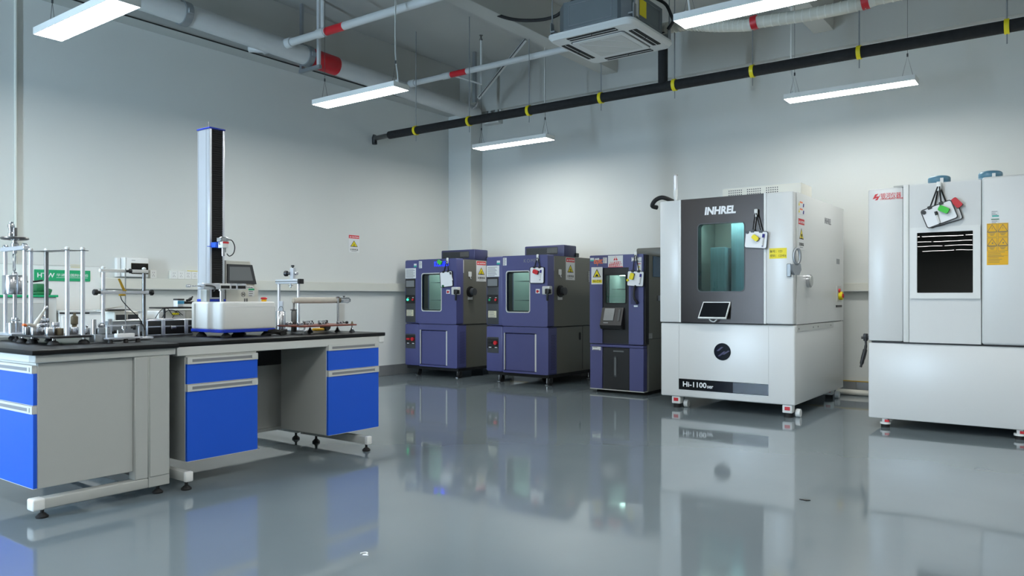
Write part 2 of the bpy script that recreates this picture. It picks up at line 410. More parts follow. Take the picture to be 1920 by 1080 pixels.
# distribution box
a = on_x(232, 482, WL + 0.1); b = on_x(280, 520, WL + 0.1)
t = thing('distribution_box', 'white wall distribution box with a brown smoked window', 'electrical box', (WL, a.y, b.z))
W, H = b.y - a.y, a.z - b.z
MB().box(0, 0, 0, 0.09, W, H, 0.012, 3).build('housing', 'white_plastic', t)
fr = face_side((0.09, 0, 0))
MB().rect(fr, W * 0.30, H * 0.16, W * 0.97, H * 0.72, 0, 0.003, 0.004).build('window_recess', 'bronze', t)
MB().rect(fr, W * 0.31, H * 0.18, W * 0.96, H * 0.70, 0.003, 0.008, 0.004).build('smoked_cover', 'smoke_window', t)
MB().rect(fr, W * 0.32, H * 0.845, W * 0.47, H * 0.87, 0, 0.0008).build('maker_mark', 'grey_print', t)
MB().box(0, -0.045, 0, 0.05, -0.005, H * 0.98, 0.005, 1).build('side_duct', 'white_plastic', t)
# socket outlets over the trunking
def outlet(px0, px1, py0, py1, n, label, stripe=None):
    a = on_x(px0, py0, WL + 0.04); b = on_x(px1, py1, WL + 0.04); W = b.y - a.y
    t = thing('socket_outlet', label, 'socket', (WL, a.y, 1.301))
    H = 0.088
    MB().box(0, 0, 0, 0.035, W, H, 0.004, 2).build('back_box', 'warm_white', t)
    for k in range(n):
        w = W / n
        fr = face_side((0.035, k * w, 0))
        o = MB().rect(fr, 0.002, 0.002, w - 0.002, H - 0.002, 0, 0.004, 0.004).build('face_plate', 'white_plastic', t)
        g = MB()
        for uu, vv in ((-0.009, 0.062), (0.009, 0.062), (-0.009, 0.026), (0.009, 0.026), (0, 0.040)):
            g.rect(fr, w / 2 + uu - 0.0025, vv - 0.005, w / 2 + uu + 0.0025, vv + 0.005, 0.004, 0.0046)
        g.build('socket_slots', 'grey_print', o)
    if stripe:
        MB().box(0.036, W * 0.6, H, 0.042, W, H + 0.006).build('stripe', 'yellow', t)
outlet(320, 372, 507, 521, 4, 'row of four white sockets above the trunking left of the test column', True)
outlet(282, 294, 505, 520, 1, 'single white socket beside the distribution box')
# caution sign builder
def caution_sign(parent, fr, W, H, warn='注意高温', name='caution_sign'):
    """white plate, red CAUTION band, yellow triangle, black caption; fr.o at the lower left corner"""
    o = MB().rect(fr, 0, 0, W, H, 0, 0.003, 0.002).build(name, 'paper', parent)
    MB().rect(fr, W * 0.03, H * 0.80, W * 0.97, H * 0.985, 0.003, 0.0036).build('red_band', 'red_print', o)
    return o
def sign_print(o, fr, W, H, warn):
    text('▲ CAUTION', fr, W * 0.5, H * 0.89, 'white_print', o, w=W * 0.82, h=H * 0.09, d=0.004, bold=0.02)
    tri = lambda s, c: [(W * 0.5 - W * 0.34 * s, H * c - H * 0.20 * s * 0.62), (W * 0.5 + W * 0.34 * s, H * c - H * 0.20 * s * 0.62), (W * 0.5, H * c + H * 0.20 * s * 1.15)]
    MB().slab(fr, tri(1.0, 0.46), 0.003, 0.0038).build('warning_triangle_border', 'black_print', o, smooth=False)
    MB().slab(fr, tri(0.80, 0.463), 0.003, 0.0044).build('warning_triangle', 'yellow', o, smooth=False)
    g = MB()
    for k in (-1, 0, 1):
        g.tube([fr.p(W * (0.5 + 0.06 * k), H * 0.41, 0.0046), fr.p(W * (0.51 + 0.06 * k), H * 0.44, 0.0046), fr.p(W * (0.49 + 0.06 * k), H * 0.47, 0.0046), fr.p(W * (0.5 + 0.06 * k), H * 0.50, 0.0046)], W * 0.012, 5)
    g.rect(fr, W * 0.38, H * 0.365, W * 0.62, H * 0.385, 0.0044, 0.005)
    g.build('heat_symbol', 'black_print', o)
    text(warn, fr, W * 0.5, H * 0.175, 'black_print', o, w=W * 0.74, h=H * 0.10, d=0.0036, bold=0.01)
    MB().rect(fr, W * 0.26, H * 0.065, W * 0.74, H * 0.085, 0.003, 0.0036).build('small_print', 'grey_print', o)
a = on_x(653, 437, WL); b = on_x(673.5, 474.5, WL)
fr = face_side((WL + 0.002, a.y, b.z)); W, H = b.y - a.y, a.z - b.z - 0.02
o = caution_sign(None, fr, W, H); o.name = 'warning_sign'
tag(o, 'white caution sign with red band and yellow triangle on the left wall', 'sign'); sign_print(o, fr, W, H, '注意高温')
# vertical conduit on the left wall
a = on_x(31, 100, WL + 0.03)
tag(MB().cyl((WL + 0.014, a.y, 0.02), (WL + 0.014, a.y, 3.9), 0.014, 14).build('wall_conduit', 'trunking'), 'cream vertical conduit on the left wall at the picture edge', 'conduit')
# storage cabinets along the left wall
cx = -7.25
e = on_x(107, 553, cx)
t = thing('tool_cabinet', 'grey steel cabinet with a green top edge by the left wall', 'cabinet', (WL + 0.04, e.y - 1.25, 0))
D = cx - WL - 0.04
MB().box(0, 0, 0, D - 0.01, 1.25, e.z - 0.02, 0.004, 1).build('body', 'light_grey', t)
MB().box(-0.0, -0.01, e.z - 0.02, D + 0.005, 1.26, e.z, 0.003, 1).build('top', 'green', t)
for k in range(2):
    d_ = MB().box(D - 0.01, 0.06 + k * 0.57, 0.10, D + 0.008, 0.06 + k * 0.57 + 0.54, e.z - 0.07, 0.004, 1).build('door', 'grey_paint' if k else 'light_grey', t)
    MB().box(D + 0.008, 0.12 + k * 0.57, e.z - 0.20, D + 0.02, 0.20 + k * 0.57, e.z - 0.17, 0.003, 1).build('handle', 'steel_dark', d_)
e2 = on_x(266, 583, cx)
t = thing('low_cabinet', 'low white cabinet by the left wall beside the green topped cabinet', 'cabinet', (WL + 0.04, e.y + 0.02, 0))
L = e2.y - e.y - 0.02
MB().box(0, 0, 0, D - 0.01, L, 0.965, 0.004, 1).build('body', 'white_plastic', t)
MB().box(0, -0.005, 0.965, D + 0.01, L + 0.005, 0.985, 0.003, 1).build('top', 'light_grey', t)
for k in range(2):
    MB().box(D - 0.01, 0.02 + k * L / 2, 0.06, D + 0.005, L / 2 - 0.01 + k * L / 2, 0.94, 0.003, 1).build('door', 'white_plastic', t)
# green bench machine on the cabinet
g0 = on_x(73, 553, cx - 0.2)
t = thing('bench_vise', 'small dark green bench machine on the green topped cabinet', 'machine', (cx - 0.2, g0.y, e.z))
MB().box(-0.08, -0.05, 0, 0.08, 0.07, 0.03, 0.01, 2).build('base', 'green_dark', t)
MB().box(-0.05, -0.04, 0.03, 0.05, 0.03, 0.10, 0.012, 2).build('body', 'green_dark', t)
MB().tube([(0.0, -0.09, 0.115), (0, -0.03, 0.12), (0, 0.0, 0.125), (0, 0.03, 0.13)], 0.008, 8, 4).build('handle', 'black_plastic', t)
MB().cyl((0.02, 0.03, 0.05), (0.02, 0.09, 0.03), 0.022, 14).build('nozzle', 'green_dark', t)

# ================================================================ overhead services
def hanger(parent, x, y, z0, z1=SLAB, r=0.006, name='hanger_rod', material='galvanised'):
    return MB().cyl((x, y, z0), (x, y, z1), r, 8).build(name, material, parent)
# main water pipe along the left wall
PA, PB = Vector((-7.30, 0.6, 4.075)), Vector((-7.30, 9.02, 3.862))
def on_main(y): return PA.lerp(PB, (y - PA.y) / (PB.y - PA.y))
t = thing('water_main_pipe', 'thick white water main under the ceiling along the left wall', 'pipe')
MB().cyl(PA, PB, 0.108, 28).build('pipe', 'pipe_white', t)
ax = (PB - PA).normalized()
def sleeve(y, L, r, name, material, parent, axis=ax):
    c = on_main(y); return MB().cyl(c - axis * L / 2, c + axis * L / 2, r, 28).build(name, material, parent)
yb = on_x(605, 118, -7.30).y
sleeve(yb, 0.40, 0.112, 'red_band', 'red', t)
for y in (on_x(345, 25, -7.3).y, yb - 0.24):
    c = sleeve(y, 0.08, 0.124, 'coupling', 'galvanised', t)
    for sx in (-1, 1):
        MB().box(-7.30 + sx * 0.125 - 0.02, y - 0.03, on_main(y).z - 0.025, -7.30 + sx * 0.125 + 0.02, y + 0.03, on_main(y).z + 0.025, 0.005, 1).build('bolt_pad', 'galvanised', c)
zt = on_main(yb - 0.20).z - 0.135
for x in (-7.44, -7.13):
    MB().box(x - 0.02, yb - 0.215, zt, x + 0.02, yb - 0.185, SLAB).build('hanger_channel', 'pipe_white' if x > -7.3 else 'galvanised', t, smooth=False)
MB().box(-7.47, yb - 0.22, zt - 0.03, -7.10, yb - 0.18, zt + 0.01).build('hanger_bracket', 'galvanised', t, smooth=False)
# branch pipes with red bands
def branch(y, z, x0, x1, r, band, label, stubs):
    t = thing('branch_pipe', label, 'pipe')
    MB().cyl((x0, y, z), (x1, y, z), r, 18).build('pipe', 'pipe_white', t)
    MB().cyl((band[0], y, z), (band[1], y, z), r * 1.05, 18).build('red_band', 'red', t)
    MB().cyl((band[0] - 0.14, y, z), (band[0] - 0.02, y, z), r * 1.18, 18).build('coupling', 'pipe_white', t)
    MB().cyl((-7.30 + 0.09, y, z), (-7.30 + 0.19, y, z), r * 1.35, 18).build('tee_collar', 'pipe_white', t)
    for x in stubs: MB().cyl((x, y, z + r), (x, y, SLAB - 0.002), 0.022, 12).build('riser', 'pipe_white', t)
    return t
b0 = on_y(612, 58, 5.5).x; b1 = on_y(645, 50, 5.5).x
branch(5.5, 3.975, WL + 0.23, 3.5, 0.042, (b0, b1), 'white branch pipe with red band nearest the camera under the ceiling', (b0 - 0.06,))
b0 = on_y(846, 140, 7.5).x; b1 = on_y(875, 133, 7.5).x
MB().cyl((-7.33, 5.48, 3.93), (-7.60, 5.28, 3.935), 0.04, 14).build('wall_stub', 'pipe_white', [o for o in bpy.data.objects if o.name == 'branch_pipe'][0])
t2 = branch(7.5, 3.967, -7.30, -4.3, 0.036, (b0, b1), 'white branch pipe with red band in front of the corner pillar', ())
# sprinkler arm on that branch
s0 = Vector((b0 + 0.05, 7.53, 3.95)); s1 = on_y(902, 158, 7.9); s2 = Vector((s1.x, 7.9, SLAB - 0.12))
MB().tube([s0, s1, s2], 0.016, 10).build('sprinkler_arm', 'pipe_white', t2)
sp = MB().lathe([(0.018, 0), (0.022, 0.02), (0.010, 0.03), (0.012, 0.06), (0.026, 0.065), (0.026, 0.07)], (s1.x, 7.9, SLAB - 0.12), n=12).build('sprinkler_head', 'steel_dark', t2)
MB().cyl((s1.x, 7.9, SLAB - 0.085), (s1.x, 7.9, SLAB - 0.06), 0.008, 8).build('glass_bulb', 'red', sp)
# black drain pipe with yellow clamps
DY, DZ = 7.4, 3.30
t = thing('drain_pipe', 'black foam covered drain pipe with yellow clamps below the ceiling', 'pipe')
x0, x1 = on_y(703, 257, DY).x, 2.6
MB().cyl((x0 + 0.28, DY, DZ), (x1, DY, DZ), 0.052, 20).build('foam_cover', 'foam_black', t)
MB().cyl((x0, DY, DZ - 0.01), (x0 + 0.30, DY, DZ), 0.032, 16).build('bare_end', 'steel_dark', t)
MB().tube([(x0 + 0.01, DY, DZ + 0.03), (x0 - 0.01, DY, DZ), (x0 - 0.005, DY, DZ - 0.09)], 0.036, 12).build('elbow', 'black_plastic', t)
for px in (780, 880, 992, 1127, 1265, 1411, 1611, 1888):
    x = on_y(px, 200, DY).x
    c = MB().ring(Frame((x, DY, DZ), (0, 1, 0), (0, 0, 1)), [(0.062 * math.cos(2 * PI * k / 20), 0.062 * math.sin(2 * PI * k / 20)) for k in range(20)], [(0.050 * math.cos(2 * PI * k / 20), 0.050 * math.sin(2 * PI * k / 20)) for k in range(20)], -0.018, 0.018).build('clamp', 'yellow', t)
    MB().cyl((x, DY, DZ + 0.05), (x, DY, SLAB), 0.006, 8).build('hanger_rod', 'galvanised', c)
    MB().cyl((x, DY, DZ - 0.14), (x, DY, DZ - 0.05), 0.005, 8).build('rod_tail', 'galvanised', c)
RX = on_y(1243, 130, DY).x
MB().cyl((RX, DY, DZ + 0.03), (RX, DY, 3.86), 0.05, 18).build('riser', 'foam_black', t)
# white insulated duct with red clamps, sagging between its clamps
t = thing('insulated_pipe', 'white wrapped refrigerant pipe with red clamps right of the air conditioner', 'pipe')
pts = [on_y(px, py, DY) for px, py in ((1232, 56), (1290, 46), (1340, 49), (1405, 47), (1420, 42), (1520, 27), (1620, 6), (1640, -2), (1760, -26), (1900, -55))]
MB().tube(pts, 0.058, 14, 6).build('wrapping', 'insulation_white', t)
rg = MB()
pl = [pts[i].lerp(pts[i + 1], k / 7) for i in range(len(pts) - 1) for k in range(7)]
for p, q in zip(pl, pl[1:]):
    if (q - p).length > 1e-4: rg.cyl(p, p + (q - p).normalized() * 0.012, 0.0605, 14)
rg.build('tape_turns', 'warm_white', t)['kind'] = 'stuff'
for px, py in ((1415, 43), (1623, 4)):
    c = on_y(px, py, DY)
    MB().cyl((c.x - 0.03, c.y, c.z), (c.x + 0.03, c.y, c.z + 0.006), 0.068, 16).build('clamp', 'red', t)
# air-conditioning cassette
AX0, AX1, AY0, AY1, AZ = -4.27, -3.31, 6.37, 7.33, 3.655
acx, acy = (AX0 + AX1) / 2, (AY0 + AY1) / 2
t = thing('air_conditioner', 'ceiling cassette air conditioner with white louvre panel and grey body', 'air conditioner', (acx, acy, AZ))
hw = (AX1 - AX0) / 2
m = MB()
lo = rrect(-hw + 0.03, -hw + 0.03, hw - 0.03, hw - 0.03, 0.07, 6); hi = rrect(-hw, -hw, hw, hw, 0.09, 6)
fr = flat_up()
L0 = [m.bm.verts.new(fr.p(u, v, 0.0)) for u, v in lo]; L1 = [m.bm.verts.new(fr.p(u, v, 0.035)) for u, v in hi]; L2 = [m.bm.verts.new(fr.p(u, v, 0.055)) for u, v in hi]
n = len(lo)
for A, B in ((L0, L1), (L1, L2)):
    for i in range(n): m.bm.faces.new((A[i], A[(i + 1) % n], B[(i + 1) % n], B[i]))
m.bm.faces.new(L0[::-1]); m.bm.faces.new(L2)
m.build('panel', 'ac_plastic', t)
dn = Frame((0, 0, 0), (1, 0, 0), (0, -1, 0))          # looks down
gr = MB().rect(dn, -0.29, -0.29, 0.29, 0.29, 0.0, 0.012, 0.03).build('intake_grille', 'ac_plastic', t)
MB().ring(dn, rrect(-0.30, -0.30, 0.30, 0.30, 0.03), rrect(-0.292, -0.292, 0.292, 0.292, 0.03), 0.0, 0.004).build('grille_gap', 'panel_dark', gr)
MB().rect(dn, -0.24, -0.235, 0.24, 0.235, 0.012, 0.014, 0.02).build('mesh_field', 'light_grey', gr)
for k in (-1, 0, 1):
    f2 = dn.sub(0.12 * k, 0.12 * k, 0, PI / 4)
    hl = 0.31 - 0.16 * abs(k)
    MB().rect(f2, -0.006, -hl, 0.006, hl, 0.0125, 0.0165).build('grille_rib', 'ac_plastic', gr)
for k in range(4):
    f2 = dn.sub(0, 0, 0, k * PI / 2)
    o = MB().rect(f2, -0.27, 0.335, 0.27, 0.425, -0.004, 0.002, 0.012).build('outlet_slot', 'black_matte', t)
    MB().rect(f2, -0.265, 0.377, 0.265, 0.383, 0.001, 0.0045).build('louvre_blade', 'ac_plastic', o)
    MB().rect(f2, -0.004, 0.347, 0.004, 0.413, 0.003, 0.007).build('louvre_stay', 'panel_dark', o)
bd = MB().slab(fr, rrect(-0.42, -0.42, 0.42, 0.42, 0.12, 2), 0.055, 0.36).build('body', 'ac_metal', t, smooth=False)
for f2 in (Frame((0, -0.42, 0.055), (1, 0, 0), (0, 0, 1)), Frame((0.42, 0, 0.055), (0, 1, 0), (0, 0, 1))):
    MB().ring(f2, rrect(-0.24, 0.06, 0.24, 0.27, 0.01), rrect(-0.235, 0.065, 0.235, 0.265, 0.01), 0.0, 0.004).build('pressed_rib', 'galvanised', bd)
    MB().rect(f2, -0.30, 0.03, 0.30, 0.036, 0, 0.004).build('seam', 'galvanised', bd)
f2 = Frame((0.42, 0, 0.055), (0, 1, 0), (0, 0, 1))
st = MB().rect(f2, -0.29, 0.07, -0.22, 0.29, 0, 0.003).build('rating_sticker', 'paper', bd)
MB().rect(f2, -0.29, 0.25, -0.22, 0.29, 0.003, 0.0035).build('sticker_stripe', 'cyan', st)
MB().rect(f2, -0.20, 0.10, -0.06, 0.26, 0, 0.003).build('yellow_sticker', 'yellow', bd)
for sx, sy in ((-1, -1), (1, -1), (1, 1), (-1, 1)):
    x, y = sx * 0.46, sy * 0.38
    b_ = MB().box(min(x, sx * 0.41), y - 0.035, 0.10, max(x, sx * 0.41), y + 0.035, 0.115).box(x - 0.004, y - 0.03, 0.06, x + 0.004, y + 0.03, 0.20).build('mount_lug', 'galvanised', t)
    MB().cyl((x, y, 0.05), (x, y, SLAB - AZ), 0.007, 8).build('hanger_rod', 'galvanised', b_)
f2 = Frame((0.36, -0.36, 0.055), (1, 1, 0), (0, 0, 1))
MB().rect(f2, -0.05, 0.02, 0.05, 0.30, -0.02, 0.012).build('corner_bracket', 'galvanised', t)
MB().cyl((0.33, -0.40, 0.30), (0.45, -0.52, 0.30), 0.022, 12).build('pipe_stub', 'black_plastic', t)
MB().rect(f2, -0.05, 0.22, 0.0, 0.26, 0.012, 0.014).build('yellow_tag', 'yellow', t)
# cables around the unit
def cable(label, pts, r, material, cat='cable', name='hanging_cable', sm=6):
    return tag(MB().tube(pts, r, 8, sm).build(name, material), label, cat)
cable('black cable drooping to the left of the air conditioner', [on_y(px, py, 6.6) for px, py in ((868, -6), (905, 16), (955, 35), (1005, 38), (1042, 30), (1062, 12), (1085, -6))], 0.018, 'rubber')
cable('black cable looping down right of the air conditioner', [on_y(px, py, 7.1) for px, py in ((1228, -4), (1248, 8), (1258, 28), (1262, 40), (1252, 55))], 0.016, 'rubber')
cable('thin cream wire trailing from the air conditioner to the white wrapped pipe', [on_y(px, py, 7.36) for px, py in ((1236, 68), (1250, 62), (1254, 72), (1247, 80), (1258, 55), (1270, 45))], 0.009, 'warm_white')
cable('thin black cable clipped along the lower edge of the left beam', [(-7.612, y, 3.905) for y in (1.0, 3.0, 5.0, 7.0, 8.95)], 0.007, 'rubber', sm=1)
# brace and junction bracket at the pillar
t = thing('pipe_brace', 'galvanised diagonal brace holding the water main near the pillar', 'brace')
A = on_y(985, 102, 8.5); B = on_y(897, 184, 8.5)
B.z = max(B.z, 3.9)
MB().cyl(A + Vector((0, 0, 0.2)), B, 0.032, 4).build('strut', 'light_grey', t)
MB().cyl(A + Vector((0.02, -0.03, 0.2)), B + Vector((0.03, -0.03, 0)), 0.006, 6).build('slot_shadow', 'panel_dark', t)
C_ = on_y(889, 184, 8.5)
MB().box(C_.x - 0.025, 8.49, 3.88, C_.x + 0.025, 8.53, SLAB).build('hanger_channel', 'galvanised', t, smooth=False)
MB().tube([(C_.x + 0.06, 8.5, 3.95), (C_.x + 0.08, 8.48, 3.88), (C_.x + 0.05, 8.46, 3.80), (C_.x - 0.01, 8.46, 3.79)], 0.014, 8, 4).build('hook', 'steel', t)
a = on_y(913, 237, WB); b = on_y(943, 178, WB)
t = thing('cable_bracket', 'grey cable entry bracket high on the back wall beside the pillar', 'bracket', (a.x, WB, a.z))
W, H = b.x - a.x, b.z - a.z
MB().box(0, -0.12, 0, W, 0, H * 0.22, 0.01, 2).build('box', 'light_grey', t)
for k in (0.08, 0.30, 0.72):
    MB().box(W * k, -0.09, H * 0.22, W * (k + 0.16), -0.05, H * 1.05, 0.004, 1).build('channel', 'grey_paint', t)
MB().tube([(W * 0.95, -0.06, H * 1.0), (W * 0.97, -0.06, H * 0.3), (W * 0.85, -0.06, H * 0.08), (W * 0.2, -0.13, H * 0.05)], 0.012, 8, 5).build('conduit', 'white_plastic', t)

# ---------------------------------------------------------------- suspended LED panels
LEN, WID, LZ = 1.19, 0.21, 3.10
def led_panel(x, y, label, group=None, cord_end=1):
    t = thing('led_panel_light', label, 'light', (x, y, LZ), 0, group)
    MB().ring(flat_up(), rrect(-LEN / 2, -WID / 2, LEN / 2, WID / 2, 0.004, 3), rrect(-LEN / 2 + 0.006, -WID / 2 + 0.006, LEN / 2 - 0.006, WID / 2 - 0.006, 0.003, 3), 0, 0.050).box(-LEN / 2 + 0.005, -WID / 2 + 0.005, 0.042, LEN / 2 - 0.005, WID / 2 - 0.005, 0.049).build('housing', 'white_plastic', t)
    MB().box(-LEN / 2 + 0.006, -WID / 2 + 0.006, 0.0005, LEN / 2 - 0.006, WID / 2 - 0.006, 0.006).build('diffuser', 'led_panel', t, smooth=False)
    for s in (-1, 1):
        xx = s * (LEN / 2 - 0.08)
        MB().tube([(xx - 0.05, 0, 0.050), (xx, 0, 0.26), (xx + 0.05, 0, 0.050)], 0.0022, 5).tube([(xx, 0, 0.26), (xx, 0, SLAB - LZ)], 0.0022, 5).build('suspension_wire', 'steel_dark', t)
        MB().cyl((xx, 0, 0.25), (xx, 0, 0.28), 0.008, 8).build('wire_grip', 'panel_dark', t)
    xx = cord_end * (LEN / 2 - 0.07)
    MB().tube([(xx - 0.06, 0.03, 0.075), (xx - 0.03, 0.03, 0.10), (xx, 0.02, 0.08), (xx + 0.0, 0.02, 0.14), (xx - 0.03, 0.02, 0.35), (xx - 0.03, 0.02, 0.9), (xx - 0.02, 0.02, SLAB - LZ)], 0.007, 8, 5).build('power_cord', 'white_plastic', t)
RX_, LX_ = -1.755, -5.79
led_panel(LX_, 2.65, 'suspended LED panel nearest the upper left corner of the picture')
led_panel(LX_, 5.29, 'suspended LED panel in front of the thick white water main')
led_panel(LX_ - 0.14, 8.08, 'suspended LED panel hanging above the two left blue chambers', cord_end=1)
led_panel(RX_, 5.27, 'suspended LED panel at the top edge right of the air conditioner', cord_end=-1)
led_panel(RX_ - 0.03, 7.97, 'suspended LED panel below the black pipe above the white chambers', cord_end=-1)
for x in (LX_, RX_, 2.3):
    for y in (8.0, 5.28, 2.6, -0.05, -2.5, -5.2, -7.8):
        if x < PART_X and y < PART_Y: continue
        if (x, y) in ((LX_, 2.6), (LX_, 5.28), (LX_, 8.0), (RX_, 5.28), (RX_, 8.0)): continue
        led_panel(x, y, 'suspended LED panel of the same rows, outside the picture', 'LED panels beyond the picture edges')
for y in (-11.6, -14.2, -16.8, -19.6, -23.0):                      # far end of the hall, mirrored in the chamber windows
    for x in (-4.75, -3.5, -2.25, -1.0, 0.25):
        led_panel(x, y, 'suspended LED panel of the same rows, outside the picture', 'LED panels beyond the picture edges')

# ================================================================ laboratory benches
TOP = 0.84
BX = -5.66                                   # far edge of the benches
FX = -4.16                                   # room-side plane of the benches
LY0, LY1 = 1.66, 2.40                        # left bench, runs along X
RY0, RY1 = 2.42, 4.055                       # right bench
def foot(m, x, y):
    m.lathe([(0.028, 0), (0.030, 0.008), (0.016, 0.022), (0.009, 0.026), (0.009, 0.06)], (x, y, 0), n=14)
# worktops
tag(MB().box(BX, LY0 - 0.02, TOP - 0.025, FX + 0.04, LY1 + 0.005, TOP, 0.004, 2).build('worktop', 'bench_top'), 'black worktop of the left bench under the steel weights', 'worktop')
tag(MB().box(BX, LY1 + 0.008, TOP - 0.025, FX - 0.005, RY1 + 0.015, TOP, 0.004, 2).build('worktop', 'bench_top'), 'black worktop of the right bench under the test column', 'worktop')
# --- end frame of the left bench (C-shaped foot, upright, end column)
t = thing('laboratory_bench', 'left bench carcass with grey C shaped end frame and foot', 'bench', (FX, LY0, 0))
MB().box(-0.045, 0.0, 0.045, 0.02, 0.577, 0.10, 0.008, 3).build('foot_bar', 'grey_paint', t)
MB().box(-0.047, -0.012, 0.043, 0.022, 0.05, 0.102, 0.010, 3).build('foot_cap', 'white_plastic', t)
MB().box(-0.045, 0.50, 0.10, 0.02, 0.575, TOP - 0.065, 0.004, 1).build('upright', 'grey_paint', t)
MB().box(-0.045, 0.0, TOP - 0.065, 0.022, 0.735, TOP - 0.025, 0.004, 1).build('top_rail', 'grey_paint', t)
MB().box(-0.10, 0.575, 0.045, 0.02, 0.70, TOP - 0.065, 0.004, 1).build('service_column', 'grey_paint', t)
MB().box(0.02, 0.582, 0.105, 0.025, 0.695, TOP - 0.075, 0.002, 1).build('column_cover', 'grey_paint', t)
for y in (0.045, 0.645):
    m = MB(); foot(m, -0.01, y); m.build('levelling_foot', 'rubber', t)
m = MB().box(-1.5, 0.55, 0.05, -0.05, 0.60, 0.10).box(-1.5, 0.66, 0.12, -0.1, 0.68, TOP - 0.07)
m.build('rear_rail', 'steel_dark', t)
MB().box(-1.5, 0.0, TOP - 0.065, -0.045, 0.04, TOP - 0.026, 0.003, 1).build('front_rail', 'light_grey', t)
def drawer_front(parent, fr, w, z0, z1, handle=0.040):
    """blue front with a pale grip rail along its top edge"""
    d_ = MB().rect(fr, 0, z0, w, z1 - handle, 0, 0.018, 0.0015).build('drawer', 'bench_blue', parent)
    g = MB().rect(fr, 0, z1 - handle, w, z1, 0, 0.024, 0.002).build('grip_rail', 'light_grey', d_)
    MB().rect(fr, 0.03, z1 - handle * 0.72, w - 0.03, z1 - handle * 0.30, 0.024, 0.0245).build('grip_groove', 'grey_print', g)
    MB().rect(fr, w - 0.045, z1 - handle * 0.78, w - 0.025, z1 - handle * 0.22, 0.024, 0.028, 0.002).build('grip_end', 'light_grey', g)
    MB().rect(fr, 0.0, z0 - 0.002, w, z0, 0, 0.019).build('edge_band', 'light_grey', d_)
    return d_
def drawer_cabinet(label, box, fr, w, ztop, zmid, zbot):
    t = thing('drawer_cabinet', label, 'cabinet')
    MB().box(*box, 0.003, 1).build('body', 'grey_paint', t)
    drawer_front(t, fr, w, zmid + 0.004, ztop)
    drawer_front(t, fr, w, zbot, zmid)
    MB().rect(fr, 0, ztop + 0.002, w, ztop + 0.012, -0.01, 0.004).build('top_strip', 'light_grey', t)
    return t
drawer_cabinet('drawer cabinet with brightly lit blue fronts at the left picture edge',
               (FX - 0.70, LY0 + 0.02, 0.148, FX - 0.0, LY0 + 0.50, TOP - 0.067), face_front((FX - 0.695, LY0 + 0.02, 0)), 0.69, 0.762, 0.560, 0.150)
# --- right bench: three cabinets hung under a rail, C frames, back panel
t = thing('laboratory_bench', 'right bench carcass with pale rail, knee space and two C shaped feet', 'bench', (FX, RY0, 0))
L = RY1 - RY0
MB().box(-0.06, 0.0, TOP - 0.078, -0.008, L, TOP - 0.026, 0.003, 1).build('front_rail', 'light_grey', t)
MB().box(-1.48, L - 0.06, TOP - 0.078, -0.06, L - 0.01, TOP - 0.026, 0.003, 1).build('end_rail', 'light_grey', t)
MB().box(-0.012, L - 0.05, TOP - 0.070, -0.004, L, TOP - 0.028, 0.002, 1).build('rail_end_cap', 'white_plastic', t)
for y in (0.0, L - 0.25):
    f_ = MB().box(-0.62, y, 0.050, 0.06, y + 0.045, 0.105, 0.006, 2).build('foot_bar', 'grey_paint', t)
    MB().box(0.055, y - 0.002, 0.048, 0.085, y + 0.047, 0.107, 0.008, 2).build('foot_cap', 'white_plastic', f_)
    MB().box(-0.66, y, 0.05, -0.60, y + 0.045, TOP - 0.078, 0.003, 1).build('upright', 'grey_paint', t)
    MB().box(-1.40, y, 0.050, -0.70, y + 0.045, 0.105, 0.006, 2).build('rear_foot_bar', 'grey_paint', t)
    for x in (0.05, -0.50, -0.74, -1.3):
        m = MB(); foot(m, x, y + 0.022); m.build('levelling_foot', 'rubber', t)
MB().box(-0.72, 0.05, 0.125, -0.70, L - 0.02, 0.595, 0.002, 1).build('back_panel', 'light_grey', t)
MB().box(-0.735, 0.05, 0.105, -0.685, L - 0.02, 0.130, 0.002, 1).build('back_rail', 'light_grey', t)
MB().box(-0.80, 0.05, 0.54, -0.78, L - 0.02, TOP - 0.03).build('service_channel', 'panel_dark', t, smooth=False)
MB().cyl((-0.69, 0.70, 0.56), (-0.69, 0.70, TOP - 0.03), 0.028, 14).build('drop_pipe', 'grey_paint', t)
drawer_cabinet('drawer cabinet with deep blue fronts next to the knee space of the right bench',
               (FX - 0.52, 2.475, 0.145, FX - 0.02, 2.955, TOP - 0.080), face_side((FX - 0.02, 2.478, 0)), 0.476, 0.752, 0.592, 0.146)
drawer_cabinet('drawer cabinet with deep blue fronts at the far end of the right bench',
               (FX - 0.52, 3.520, 0.145, FX - 0.02, 4.000, TOP - 0.080), face_side((FX - 0.02, 3.523, 0)), 0.474, 0.772, 0.592, 0.146)

